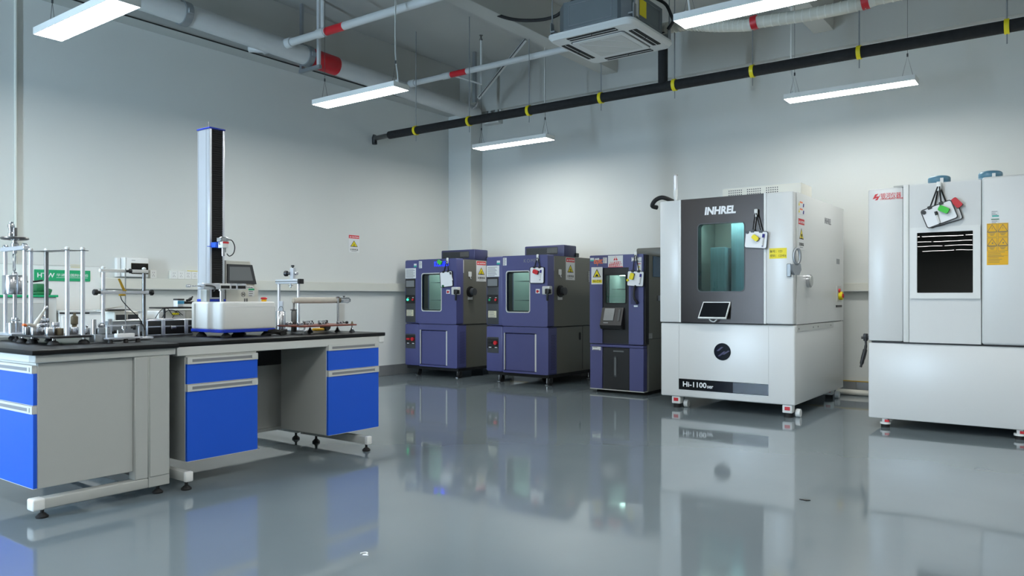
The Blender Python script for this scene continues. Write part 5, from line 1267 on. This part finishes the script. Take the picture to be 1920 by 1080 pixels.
# --- clamp stand with T handle
q = on_x(139.5, 600, -4.80)
t = thing('t_handle_clamp', 'bronze clamp with long black T handle between the posts', 'clamp', (q.x, q.y, PZ + 0.0005))
MB().lathe([(0.018, 0), (0.018, 0.03), (0.013, 0.035), (0.013, 0.05), (0.020, 0.055), (0.020, 0.098), (0.012, 0.105)], n=18).build('body', 'bronze', t)
MB().cyl((0, 0, 0.1), (0, 0, 0.122), 0.009, 12).build('spindle', 'bronze', t)
MB().cyl((0.0, -0.082, 0.121), (0.0, 0.085, 0.119), 0.005, 8).build('t_handle', 'black_plastic', t)
# --- brush with orange tip leaning over the weights
a = on_x(86, 577, -4.70); b = on_x(64, 612, -4.66); c = on_x(43, 609, -4.64)
t = thing('scraper_brush', 'grey handled brush with orange tip lying over the weights', 'brush')
MB().tube([a, a.lerp(b, 0.5), b], [0.006, 0.009, 0.012, 0.010], 10, 4).build('handle', 'canvas_tube', t)
MB().tube([b, b.lerp(c, 0.4) + Vector((0, 0, 0.006)), c.lerp(b, 0.25)], [0.011, 0.009, 0.008], 10, 4).build('neck', 'canvas_tube', t)
MB().tube([c.lerp(b, 0.30), c], 0.008, 10).build('orange_tip', 'orange', t)
MB().lathe([(0.009, -0.012), (0.011, -0.006), (0.011, 0.006), (0.008, 0.012)], a, (0, 0.3, 1), 12).build('ferrule', 'steel', t)
# --- H-shaped peel rig with two crossbars
X = -4.66
qa, qb = on_x(193.5, 540, X), on_x(270, 540, X)
t = thing('crossbar_rig', 'H shaped aluminium rig with black knobs and yellow strap', 'test rig', (X, qa.y, TT))
L = qb.y - qa.y; ht = on_x(193, 507, X).z - TT; hm = on_x(193, 548, X).z - TT
MB().box(-0.05, -0.04, 0.004, 0.06, L + 0.03, 0.018, 0.003, 1).build('base_plate', 'aluminium', t)
for y in (0, L):
    c = MB().cyl((0, y, 0.018), (0, y, ht - 0.01), 0.0105, 16).build('post', 'aluminium' if y == 0 else 'steel_dark', t)
    MB().lathe([(0.008, ht + 0.010), (0.012, ht + 0.014), (0.012, ht + 0.020), (0.006, ht + 0.026)], (0, y, 0), n=12).build('post_nut', 'white_plastic', c)
MB().box(-0.012, -0.022, ht - 0.010, 0.012, L + 0.022, ht + 0.010, 0.003, 1).build('top_bar', 'white_plastic', t)
MB().box(-0.012, -0.018, hm - 0.010, 0.012, L + 0.028, hm + 0.010, 0.003, 1).build('sliding_bar', 'aluminium', t)
k1 = MB(); knob(k1, (0, -0.018, hm), (0, -1, 0), 0.018, 0.04); k1.build('clamp_knob', 'black_plastic', t)
k1 = MB(); knob(k1, (0, L + 0.028, hm), (0, 1, 0), 0.018, 0.03); k1.build('clamp_knob', 'black_plastic', t)
ry = on_x(233, 540, X).y - qa.y
MB().cyl((0.014, ry, 0.06), (0.014, ry, on_x(233, 484, X).z - TT), 0.0035, 8).build('thin_rod', 'steel', t)
MB().cyl((0.014, ry, ht + 0.015), (0.014, ry, on_x(233, 484, X).z - TT + 0.002), 0.006, 10).build('rod_sleeve', 'white_plastic', t)
k1 = MB(); knob(k1, (0.02, ry + 0.004, ht), (0.3, 1, 0), 0.014, 0.03); k1.build('rod_knob', 'black_plastic', t)
ya = on_x(219, 524, X).y - qa.y; yb2 = on_x(229, 543, X).y - qa.y
za, zb_ = on_x(219, 523, X).z - TT, on_x(229, 543, X).z - TT
MB().slab(Frame((0.02, 0, 0), (0, 1, 0), (0, 0, 1)), [(ya - 0.005, za), (ya + 0.006, za + 0.003), (yb2 + 0.006, zb_), (yb2 + 0.014, zb_ - 0.004), (yb2 + 0.014, zb_ - 0.010), (yb2 - 0.006, zb_ - 0.008)], 0, 0.006).build('yellow_strap', 'brass', t)
MB().box(0.012, yb2 - 0.03, hm - 0.022, 0.028, yb2 + 0.01, hm - 0.010, 0.003, 1).build('strap_clip', 'brass', t)
MB().tube([(0.02, yb2 - 0.02, hm - 0.02), (0.025, yb2 - 0.012, hm - 0.05), (0.03, yb2 + 0.03, hm - 0.10), (0.03, yb2 + 0.09, hm - 0.16), (0.03, L - 0.01, 0.06)], 0.0028, 8, 5).build('probe_lead', 'black_matte', t)
# --- small vice
q = on_x(190, 600, -4.52)
t = thing('twin_jaw_vice', 'grey steel vice with two bright round posts on the left bench', 'vice', (q.x, q.y, TT))
MB().box(-0.03, -0.055, 0.004, 0.04, 0.055, 0.05, 0.003, 1).build('body', 'galvanised', t)
MB().box(-0.02, -0.032, 0.05, 0.03, 0.036, 0.085, 0.004, 1).build('jaw_block', 'galvanised', t)
for y in (-0.045, 0.045): MB().cyl((0.01, y, 0.05), (0.01, y, 0.135), 0.0115, 18).build('guide_post', 'steel', t)
MB().lathe([(0.012, 0.085), (0.018, 0.095), (0.018, 0.104), (0.010, 0.115)], (0, 0, 0), n=16).build('clamp_nut', 'steel', t)
k1 = MB(); knob(k1, (0.01, 0.055, 0.055), (0, 1, 0), 0.016, 0.03); k1.build('side_knob', 'black_plastic', t)
# --- sample holder with white block
q0, q1 = on_x(203, 640, -4.42), on_x(268, 640, -4.42)
t = thing('sample_holder', 'pale sample holder plate with white block and black feet', 'fixture', (-4.42, q0.y, TT))
L = q1.y - q0.y
MB().box(-0.055, 0, 0.020, 0.0, L, 0.030, 0.003, 1).build('plate', 'aluminium', t)
MB().box(-0.05, L * 0.28, 0.030, -0.012, L * 0.80, 0.052, 0.004, 2).build('white_block', 'white_print', t)
for y in (0.02, L - 0.02, L * 0.55): MB().cyl((-0.02, y, 0), (-0.02, y, 0.020), 0.014, 14, 0.011).build('rubber_foot', 'rubber', t)
MB().cyl((-0.03, L * 0.52, 0.052), (-0.03, L * 0.52, 0.085), 0.007, 12).cyl((-0.03, L * 0.52, 0.078), (-0.03, L * 0.52, 0.094), 0.015, 16).build('press_stem', 'steel', t)
MB().box(-0.035, -0.0, 0.094, -0.022, L * 0.98, 0.102, 0.002, 1).cyl((-0.03, 0.006, 0.03), (-0.03, 0.006, 0.095), 0.005, 10).cyl((-0.03, L * 0.96, 0.03), (-0.03, L * 0.96, 0.095), 0.005, 10).build('bridge', 'aluminium', t)
k1 = MB(); knob(k1, (-0.02, L * 0.70, 0.086), (0.5, 0.6, 0), 0.015, 0.026); k1.build('screw_knob', 'black_plastic', t)
MB().cyl((-0.03, L * 0.34, 0.052), (-0.03, L * 0.34, 0.072), 0.004, 8).build('pin', 'white_plastic', t)
# --- grey box and dark-fronted instrument further back
q0, q1 = on_x(210, 610, -5.06), on_x(272, 610, -5.06)
t = thing('grey_instrument_box', 'plain grey metal box behind the sample holder', 'box', (-5.06, q0.y, TT))
L = q1.y - q0.y
MB().box(-0.15, 0, 0.006, 0, L, 0.102, 0.004, 1).build('body', 'galvanised', t)
MB().box(-0.152, -0.002, 0.102, 0.002, L + 0.002, 0.108, 0.002, 1).build('lid', 'light_grey', t)
for y in (0.03, L - 0.03): k1 = MB(); knob(k1, (0, y, 0.02), (1, 0, 0), 0.014, 0.02); k1.build('foot_knob', 'black_plastic', t)
k1 = MB(); knob(k1, (0, L - 0.02, 0.09), (1, 0, 0), 0.014, 0.02); k1.build('screw_knob', 'black_plastic', t)
q0, q1 = on_x(215, 590, -5.42), on_x(260, 590, -5.42)
t = thing('drawer_instrument', 'white instrument with two dark front panels at the back of the bench', 'instrument', (-5.42, q0.y, TT))
L = q1.y - q0.y; hh = on_x(240, 584, -5.42).z - TT
MB().box(-0.2, 0, 0.004, 0, L, hh, 0.004, 1).build('body', 'warm_white', t)
for k in range(2): MB().rect(face_side((0, 0, 0)), 0.008 + k * L * 0.5, 0.03, L * 0.5 - 0.006 + k * L * 0.5, hh - 0.022, 0, 0.005).build('dark_panel', 'panel_dark', t)
a = on_x(197, 572, -5.42); 
t = thing('paper_folder', 'open cream folder with black edges above the dark fronted instrument', 'folder', (-5.45, a.y, TT + hh))
MB().slab(Frame((0, 0, 0.02), (0, 1, 0.12), (1, 0, 0.1)), [(-0.03, -0.08), (0.10, -0.08), (0.10, 0.08), (-0.03, 0.08)], 0, 0.004).build('cover', 'canvas_tube', t)
MB().box(-0.05, -0.02, 0.002, 0.03, 0.14, 0.012).build('pages', 'canvas_tube', t)
MB().box(0.0, 0.03, 0.010, 0.05, 0.17, 0.016, 0.002, 1).build('black_edge', 'black_plastic', t)
# --- aluminium flight case
X = -5.02
q0, q1 = on_x(275, 620, X), on_x(362, 620, X)
t = thing('aluminium_case', 'black tool case with bright aluminium edges beside the test machine', 'case', (X, q0.y, TT))
L = q1.y - q0.y; H = on_x(275, 600, X).z - TT; D = 0.26
MB().box(-D, 0.004, 0.004, -0.003, L - 0.004, H - 0.004, 0.006, 2).build('shell', 'black_plastic', t)
m = MB()
for z in (0.0, H * 0.52, H - 0.010):
    for bx in ((-0.010, 0, z, 0.0, L, z + 0.010), (-D, 0, z, -D + 0.01, L, z + 0.010), (-D, 0, z, 0, 0.01, z + 0.010), (-D, L - 0.01, z, 0, L, z + 0.010)): m.box(*bx, 0.003, 1)
for x, y in ((0, 0), (0, L), (-D, 0), (-D, L)): m.box(x - 0.008 if x < 0 else -0.010, y - 0.008 if y else 0, 0, x + 0.004 if x == 0 else x + 0.01, y + 0.01 if y == 0 else y, H, 0.003, 1)
m.build('edge_profiles', 'aluminium', t)
for yy in (L * 0.34, L * 0.84): MB().box(-0.001, yy - 0.014, 0.0, 0.008, yy + 0.014, H, 0.003, 1).build('strap_plate', 'aluminium', t)
MB().box(0.0, L * 0.50, H * 0.38, 0.010, L * 0.62, H * 0.62, 0.006, 2).build('latch', 'steel', t)
# --- dispensing instrument behind the case
X = -5.36
q0, q1 = on_x(297, 590, X), on_x(362, 590, X)
t = thing('small_balance', 'white instrument with black shelf and blue label behind the tool case', 'instrument', (X, q0.y, TT))
L = q1.y - q0.y; z1 = on_x(300, 583, X).z - TT; z2 = on_x(300, 578, X).z - TT
MB().box(-0.16, 0, 0.004, 0, L * 0.78, z1, 0.005, 1).build('body', 'white_plastic', t)
MB().box(-0.16, L * 0.78, 0.004, 0, L * 1.25, z1, 0.005, 1).build('side_body', 'warm_white', t)
MB().box(-0.17, 0.02, z2 - 0.004, 0.02, L * 1.2, z2 + 0.008, 0.003, 1).cyl((0, 0.045, 0.02), (0, 0.045, z2), 0.008, 10).build('shelf', 'black_plastic', t)
by0, by1 = on_x(333, 570, X).y - q0.y, on_x(345, 570, X).y - q0.y; zt2 = on_x(335, 561, X).z - TT
MB().box(-0.06, by0, z2 + 0.008, 0, by1, zt2 - 0.008, 0.003, 1).build('label_block', 'white_print', t)
MB().rect(face_side((0, 0, 0)), by0, zt2 - 0.035, by1, zt2 - 0.012, 0, 0.002).build('blue_label', 'cyan', t)
MB().box(-0.06, by0 - 0.002, zt2 - 0.008, 0.002, by1 + 0.004, zt2 + 0.004, 0.003, 1).box(-0.05, by1, z2 + 0.03, -0.02, by1 + 0.10, z2 + 0.05, 0.004, 1).build('black_head', 'black_plastic', t)
MB().tube([(0, by1 + 0.02, zt2 - 0.01), (0, by1 + 0.05, zt2), (0, by1 + 0.07, zt2 + 0.02)], [0.008, 0.012, 0.006], 8, 4).build('lever', 'black_plastic', t)
for k, (s, e_) in enumerate(((0.0, 0.10), (0.05, 0.16), (0.13, 0.18))):
    MB().tube([(0.012, s - 0.03, 0.11), (0.02, s, 0.16), (0.02, (s + e_) / 2, 0.185 - 0.02 * k), (0.015, e_, 0.13)], 0.0025, 6, 5).build('lead', 'black_matte', t)
MB().box(0.005, 0.10, z1 - 0.03, 0.02, 0.15, z1 - 0.015, 0.004, 1).build('yellow_plug', 'yellow', t)

# ================================================================ single column tensile tester
EX, EY = -4.44, 2.90                       # near lower corner
t = thing('tensile_tester', 'tall single column tensile test machine with white base and black bellows', 'test machine', (EX, EY, TT))
LX = EX - on_y(358, 600, EY).x; LY = on_x(517, 600, EX).y - EY
zb0, zb1 = 0.030, on_y(416, 566, EY).z - TT
for x, y in ((-0.04, 0.04), (-LX + 0.06, 0.04), (-0.04, LY - 0.05), (-LX + 0.06, LY - 0.05), (-0.16, 0.20)):
    MB().lathe([(0.034, 0), (0.034, 0.006), (0.020, 0.022), (0.010, 0.030)], (x, y, 0), n=18).build('rubber_foot', 'rubber', t)
MB().box(-LX, 0, zb0 + 0.018, 0, LY, zb1, 0.014, 3).build('base_housing', 'white_plastic', t)
MB().box(-LX - 0.001, -0.001, zb0, 0.001, LY + 0.001, zb0 + 0.020, 0.003, 1).build('blue_skirt', 'blue_trim', t)
MB().box(-LX + 0.045, -0.0015, zb0 + 0.022, -LX + 0.052, 0.001, zb1 - 0.015).build('seam', 'grey_paint', t, smooth=False)
MB().box(-0.0005, 0.004, zb1 - 0.034, 0.0025, LY - 0.004, zb1 - 0.030).build('face_crease', 'white_print', t, smooth=False)
# column
cx0, cx1 = on_y(370, 400, EY + 0.07).x - EX, on_y(393, 400, EY + 0.07).x - EX
cy0 = 0.07; cy1 = on_x(421.5, 400, EX + cx1).y - EY
ztop = on_y(393, 240, EY + 0.07).z - TT
col = MB().box(cx0, cy0, zb1, cx1 - 0.012, cy1, ztop, 0.004, 1).box(cx1 - 0.014, cy0, zb1, cx1, cy0 + 0.018, ztop, 0.003, 1).box(cx1 - 0.014, cy1 - 0.016, zb1, cx1, cy1, ztop, 0.003, 1).build('column', 'aluminium', t)
MB().box(cx0 + 0.012, cy0 - 0.001, zb1, cx0 + 0.014, cy0 + 0.001, ztop).box(cx1 - 0.040, cy0 - 0.001, zb1, cx1 - 0.038, cy0 + 0.001, ztop).build('column_grooves', 'grey_print', col, smooth=False)
g = MB(); n = 150
for k in range(n):
    z = zb1 + 0.03 + (ztop - zb1 - 0.035) * k / n; dz = (ztop - zb1 - 0.035) / n
    g.box(cx1 - 0.013, cy0 + 0.018, z, cx1 - (0.004 if k % 2 else 0.009), cy1 - 0.016, z + dz)
g.build('bellows', 'black_matte', col, smooth=False)
MB().box(cx0 - 0.004, cy0 - 0.004, ztop, cx1 + 0.004, cy1 + 0.004, ztop + 0.010, 0.002, 1).build('top_cap', 'blue_trim', col)
MB().cyl((cx0 + 0.05, (cy0 + cy1) / 2, ztop + 0.010), (cx0 + 0.045, (cy0 + cy1) / 2, ztop + 0.065), 0.003, 8).build('top_pin', 'steel_dark', col)
MB().box(cx0 - 0.002, cy0 - 0.003, zb1, cx1 + 0.01, cy1 + 0.003, zb1 + 0.018, 0.003, 1).build('column_collar', 'blue_trim', col)
# moving head with load cell
hz = on_x(405, 460, EX + cx1).z - TT
hd = MB().box(cx1 - 0.012, cy0 + 0.012, hz - 0.018, cx1 + 0.05, cy1 - 0.012, hz + 0.018, 0.003, 1).box(cx1 - 0.003, cy0 - 0.018, hz - 0.012, cx1 + 0.004, cy0 + 0.02, hz - 0.008).build('moving_head', 'blue_bright', t)
MB().lathe([(0.026, hz + 0.0), (0.028, hz + 0.006), (0.028, hz + 0.048), (0.024, hz + 0.052)], (cx1 + 0.08, cy0 + 0.05, 0), n=20).box(cx1 + 0.05, cy0 + 0.02, hz + 0.018, cx1 + 0.10, cy0 + 0.08, hz + 0.05, 0.004, 1).build('load_cell', 'steel', hd)
MB().box(cx1 + 0.055, cy0 + 0.028, hz - 0.02, cx1 + 0.108, cy0 + 0.075, hz + 0.022, 0.002, 1).build('cell_plate', 'white_plastic', hd)
MB().rect(face_side((cx1 + 0.108, 0, 0)), cy0 + 0.029, hz + 0.008, cy0 + 0.074, hz + 0.021, 0, 0.001).build('red_caption', 'red_print', hd)
MB().cyl((cx1 + 0.08, cy0 + 0.05, hz - 0.075), (cx1 + 0.08, cy0 + 0.05, hz - 0.018), 0.011, 14).cyl((cx1 + 0.08, cy0 + 0.065, hz - 0.05), (cx1 + 0.08, cy0 + 0.065, hz - 0.018), 0.005, 8).build('grip_rod', 'steel', hd)
MB().tube([(cx1 + 0.10, cy0 + 0.075, hz + 0.035), (cx1 + 0.10, cy0 + 0.105, hz + 0.03), (cx1 + 0.10, cy0 + 0.125, hz - 0.01), (cx1 + 0.10, cy0 + 0.115, hz - 0.055), (cx1 + 0.10, cy0 + 0.085, hz - 0.075), (cx1 + 0.10, cy0 + 0.065, hz - 0.06)], 0.0035, 8, 5).build('cell_lead', 'black_plastic', hd)
# lower clamp stage
zc = on_x(420, 537, EX - 0.16).z - TT
bu = lambda px: on_x(px, 540, EX - 0.16).y - EY
st = MB().box(-0.24, bu(392) - 0.035, zc - 0.020, -0.16, bu(413), zc + 0.020, 0.003, 1).build('clamp_stage', 'aluminium', t)
for a_, b_, mm in ((413, 433, 'white_plastic'), (433, 445, 'aluminium'), (445, 463, 'aluminium')):
    o = MB().box(-0.24, bu(a_), zc - 0.020, -0.165, bu(b_), zc + 0.020, 0.003, 1).build('clamp_jaw', mm, st)
    MB().box(-0.166, bu(a_) + 0.008, zc - 0.014, -0.162, bu(b_) - 0.008, zc + 0.006).build('jaw_pocket', 'black_matte', o, smooth=False)
MB().cyl((-0.20, bu(392) - 0.12, zc), (-0.20, bu(392), zc), 0.005, 10).cyl((-0.20, bu(463), zc), (-0.20, bu(480), zc - 0.004), 0.005, 10).lathe([(0.010, -0.015), (0.010, 0.01)], (-0.20, bu(392) - 0.12, zc), (0, 1, 0), 12).build('clamp_screw', 'steel', st)
MB().tube([(-0.155, bu(385), zc + 0.004), (-0.150, bu(396), zc + 0.002), (-0.15, bu(402), zc - 0.010), (-0.15, bu(399), zc - 0.035)], 0.005, 8, 4).build('release_lever', 'panel_dark', st)
MB().cyl((-0.20, bu(422), zb1), (-0.20, bu(422), zc - 0.02), 0.014, 14).lathe([(0.022, zc - 0.03), (0.022, zc - 0.02)], (-0.20, bu(422), 0), n=16).build('stage_post', 'steel', st)
MB().box(cx1 - 0.06, cy0 - 0.03, zb1, cx1 + 0.01, cy0 - 0.002, zc - 0.02, 0.004, 1).build('stage_bracket', 'grey_paint', t)
# control console with screen
kx = -LX + 0.10
k0, k1_ = on_x(424, 560, EX + kx).y - EY, on_x(484, 560, EX + kx).y - EY
zt3 = on_x(440, 489, EX + kx).z - TT
ku = on_x(472, 545, EX + kx)
cn = MB().slab(face_side((kx, 0, 0)), [(k0, zb1), (k1_, zb1), (k1_, zb1 + 0.10), (on_x(478, 530, EX + kx).y - EY, zb1 + 0.11), (on_x(469, 490, EX + kx).y - EY, zt3), (k0, zt3)], -0.09, 0).build('console', 'warm_white', t)
sl = face_side((kx, 0, 0))
zz = lambda px, py: (on_x(px, py, EX + kx).y - EY, on_x(px, py, EX + kx).z - TT)
sc = MB().slab(sl, [zz(425, 531), zz(479, 533), zz(471, 497), zz(425, 495)], 0, 0.014).build('screen_bezel', 'panel_dark', cn)
MB().slab(sl, [zz(428, 526), zz(472, 526.5), zz(466, 501), zz(428, 500)], 0.014, 0.016).build('screen', 'screen_grey', sc)
a_ = zz(472, 548); sticker(cn, sl, a_[0] - 0.028, a_[1] - 0.03, a_[0] + 0.020, a_[1] + 0.03, 'paper', 'calibration_sticker', 0, 4)
MB().rect(sl, a_[0] - 0.028, a_[1] + 0.014, a_[0] + 0.020, a_[1] + 0.026, 0.002, 0.003).build('sticker_band', 'green', cn)
a_ = zz(456, 552); text('H', sl, a_[0], a_[1], 'panel_dark', cn, h=0.022, d=0.001, bold=0.03)
MB().ring(sl, [(a_[0] + 0.018 * math.cos(2 * PI * k / 20), a_[1] + 0.018 * math.sin(2 * PI * k / 20)) for k in range(20)], [(a_[0] + 0.015 * math.cos(2 * PI * k / 20), a_[1] + 0.015 * math.sin(2 * PI * k / 20)) for k in range(20)], 0, 0.001).build('logo_ring', 'grey_print', cn)
ey = on_x(495, 560, EX - 0.10).y - EY
es = MB().cyl((-0.10, ey, zb1), (-0.10, ey, zb1 + 0.014), 0.017, 18).build('stop_collar', 'amber', t)
MB().lathe([(0.012, zb1 + 0.014), (0.022, zb1 + 0.018), (0.022, zb1 + 0.026), (0.016, zb1 + 0.03)], (-0.10, ey, 0), n=20).build('stop_button', 'red', es)
for px in (459, 463): yy = on_x(px, 560, EX - 0.15).y - EY; MB().cyl((-0.15, yy, zb1), (-0.15, yy, zb1 + 0.022), 0.005, 10).build('peg', 'steel_dark', t)

# ================================================================ things at the far end of the right bench
# --- coiled black cable
q = on_x(522, 622, -4.46)
m = MB()
pts = []
for k in range(64):
    a_ = 2 * PI * k / 16; pts.append((-4.46 + (0.045 + 0.006 * math.sin(a_ * 1.7)) * math.cos(a_), q.y - 0.02 + (0.075 + 0.008 * math.cos(a_ * 1.3)) * math.sin(a_), TT + 0.007 + 0.0005 * k + 0.004 * math.sin(a_ * 2.3)))
m.tube(pts, 0.0065, 8)
tag(m.build('coiled_cable', 'rubber'), 'coil of black cable between the test machine and the brown board', 'cable')
# --- brown clamp board
BX0, BX1, BY0, BY1 = -4.66, -4.36, 3.475, 3.965
t = thing('clamp_board', 'brown board on levelling feet covered with small steel clamps', 'fixture board', (BX0, BY0, TT))
Wx, Ly, bz = BX1 - BX0, BY1 - BY0, 0.050
MB().box(0, 0, bz, Wx, Ly, bz + 0.011, 0.002, 1).build('board', 'brown_board', t)
for x, y in ((Wx - 0.02, 0.02), (Wx - 0.02, Ly - 0.03), (0.14, Ly - 0.05), (0.02, 0.02), (0.06, Ly * 0.5)):
    f_ = MB().lathe([(0.022, 0), (0.022, 0.007), (0.014, 0.016), (0.008, 0.024)], (x, y, 0), n=16).build('levelling_foot', 'panel_dark', t)
    MB().cyl((x, y, 0.02), (x, y, bz), 0.006, 10).lathe([(0.012, 0.022), (0.005, 0.036)], (x, y, 0), n=12).build('foot_screw', 'steel', f_)
MB().lathe([(0.010, 0), (0.010, 0.006), (0.006, 0.012), (0.006, 0.02)], (Wx - 0.02, Ly - 0.03, bz + 0.011), n=10).build('foot_nut', 'bronze', t)
for k, (x, y, s) in enumerate(((0.22, 0.03, 0.8), (0.20, 0.13, 0.75), (0.12, 0.17, 1.1), (0.19, 0.25, 0.8), (0.12, 0.31, 1.1), (0.22, 0.39, 0.8), (0.08, 0.04, 0.9))):
    b0 = bz + 0.011
    c = MB().box(x - 0.018 * s, y - 0.024 * s, b0, x + 0.018 * s, y - 0.014 * s, b0 + 0.026 * s, 0.002, 1).box(x - 0.018 * s, y + 0.014 * s, b0, x + 0.018 * s, y + 0.024 * s, b0 + 0.026 * s, 0.002, 1).box(x - 0.018 * s, y - 0.024 * s, b0, x + 0.018 * s, y + 0.024 * s, b0 + 0.006, 0.001, 1).cyl((x, y - 0.03 * s, b0 + 0.018 * s), (x, y + 0.03 * s, b0 + 0.018 * s), 0.005 * s, 10).build('clamp', 'steel', t)
    MB().cyl((x, y + 0.03 * s, b0 + 0.018 * s), (x, y + 0.042 * s, b0 + 0.018 * s), 0.010 * s, 12).build('clamp_knob', 'black_plastic', c)
MB().cyl((0.22, 0.42, bz + 0.022), (0.22, 0.455, bz + 0.022), 0.004, 8).lathe([(0.010, 0), (0.010, 0.014)], (0.22, 0.455, bz + 0.022), (0, 1, 0), 12).build('thumb_screw', 'black_plastic', t)
# --- padded roller on its post
X = -4.60
ya, yb_ = on_x(549, 562, X).y, on_x(629, 562, X).y; ye = on_x(655, 562, X).y
zc = on_x(600, 563, X).z
t = thing('padded_roller', 'pale fabric roller with foil wrapped end on a steel post', 'roller arm', (X, yb_, TT + bz + 0.0115))
z0 = zc - TT - bz - 0.0115
MB().lathe([(0.020, 0), (0.022, 0.003), (0.023, 0.17), (0.0225, 0.34), (0.021, yb_ - ya - 0.005), (0.016, yb_ - ya)][::-1], (0, 0.0, z0), (0, -1, 0), 22).build('fabric_arm', 'canvas_tube', t)
MB().cyl((0, -0.035, z0), (0, 0.03, z0), 0.021, 20).cyl((0, 0.0, z0), (0, 0.04, z0), 0.022, 18).build('hinge_sleeve', 'bronze', t)
MB().cyl((0.022, 0.005, 0), (0.022, 0.005, z0 + 0.024), 0.0085, 14).lathe([(0.012, z0 + 0.018), (0.016, z0 + 0.024), (0.010, z0 + 0.03)], (0.022, 0.005, 0), n=14).build('post', 'steel', t)
rr = random.Random(3)
m = MB().lathe([(0.012, 0), (0.021, 0.005), (0.024, 0.03), (0.022, 0.055), (0.024, 0.085), (0.018, 0.105), (0.004, 0.108)], (0, 0.035, z0), (0, 1, 0), 14)
for v in m.bm.verts: v.co += Vector((rr.uniform(-1, 1), rr.uniform(-1, 1), rr.uniform(-1, 1))) * 0.0028
m.build('foil_wrap', 'steel', t, angle=15)
k1 = MB(); knob(k1, (0.0, 0.085, z0 + 0.022), (0, 0, 1), 0.010, 0.012); k1.build('top_knob', 'black_plastic', t)
MB().slab(Frame((0.01, 0, 0), (0, 1, 0), (0, 0, 1)), [(0.01, 0.0), (0.08, 0.0), (0.08, z0 * 0.85), (0.01, z0 * 0.85)], 0, 0.004).build('gusset_plate', 'light_grey', t)
# --- aluminium portal frame
Y = 3.80
xa, xb = on_y(523, 560, Y).x, on_y(559.5, 560, Y).x
t = thing('portal_frame', 'aluminium portal frame with black knob behind the brown board', 'test rig', (xa, Y, TT))
L = xb - xa; ht = on_y(541, 528, Y).z - TT
MB().box(-0.05, -0.06, 0.0, L + 0.05, 0.06, 0.014, 0.003, 1).build('base_plate', 'aluminium', t)
for x in (0, L): MB().cyl((x, 0, 0.014), (x, 0, ht - 0.018), 0.0115, 16).build('post', 'aluminium', t)
tbm = MB().box(-0.02, -0.02, ht - 0.018, L + 0.014, 0.02, ht + 0.018, 0.003, 1).build('top_bar', 'aluminium', t)
MB().box(-0.0205, -0.021, ht - 0.002, L + 0.014, -0.0195, ht + 0.003).build('bar_slot', 'panel_dark', tbm, smooth=False)
MB().box(L + 0.014, -0.021, ht - 0.019, L + 0.040, 0.021, ht + 0.019, 0.002, 1).build('end_cap', 'black_plastic', tbm)
cz = MB().box(L * 0.62, -0.012, ht + 0.018, L * 0.80, 0.012, ht + 0.105, 0.003, 1).build('slide_block', 'aluminium', t)
k1 = MB(); knob(k1, (L * 0.62, -0.01, ht + 0.062), (-1, -0.5, 0), 0.022, 0.045); k1.build('black_knob', 'black_plastic', cz)
k1 = MB(); knob(k1, (L * 0.80, 0, ht + 0.062), (1, 0, 0), 0.014, 0.035); k1.build('steel_knob', 'steel', cz)
k1 = MB(); knob(k1, (L * 0.71, 0, ht + 0.105), (0, 0, 1), 0.013, 0.022); k1.build('top_screw', 'black_plastic', cz)
MB().cyl((L * 0.6, 0, ht - 0.05), (L * 0.6, 0, ht - 0.018), 0.006, 10).box(L * 0.52, -0.01, ht - 0.035, L * 0.68, 0.01, ht - 0.028).build('clip', 'steel', t)
# --- measuring cylinder and small jar under the frame
q = on_y(534, 590, 3.74)
t = thing('steel_canister', 'shiny steel canister under the portal frame', 'canister', (q.x, 3.70, TT))
h_ = on_y(534, 583, 3.72).z - TT
MB().lathe([(0.036, 0), (0.037, 0.004), (0.037, h_ - 0.004), (0.034, h_)], n=28).build('body', 'steel', t)
MB().cyl((0.015, 0, h_), (0.015, 0, h_ + 0.075), 0.004, 8).box(-0.012, -0.004, h_, 0.03, 0.004, h_ + 0.075).build('gauge_plate', 'aluminium', t)
MB().tube([(0.03 * math.cos(PI * k / 12) + 0.02, -0.01, h_ + 0.035 * math.sin(PI * k / 12)) for k in range(13)], 0.002, 6).build('wire_bail', 'panel_dark', t)
q = on_y(551, 590, 3.72)
t = thing('glass_pump_jar', 'small jar with bronze pump cap beside the steel canister', 'jar', (q.x, 3.72, TT))
h_ = on_y(551, 582, 3.72).z - TT
MB().lathe([(0.019, 0), (0.021, 0.004), (0.021, h_ - 0.01), (0.016, h_)], n=20).build('body', 'steel_dark', t)
MB().lathe([(0.026, h_), (0.026, h_ + 0.006), (0.010, h_ + 0.010), (0.007, h_ + 0.014), (0.007, h_ + 0.055)], n=16).build('pump_cap', 'steel_dark', t)
q = on_x(602, 616, -4.75)
t = thing('glove_roll', 'yellow and black folded strap lying under the brown board', 'strap', (-4.76, q.y, TT))
MB().lathe([(0.030, -0.03), (0.032, -0.02), (0.032, 0.02), (0.030, 0.03)], (0, 0.05, 0.032), (1, 0, 0), 18).build('black_roll', 'rubber', t)
MB().box(-0.03, -0.06, 0.002, 0.03, 0.02, 0.022, 0.008, 2).build('yellow_fold', 'amber', t)
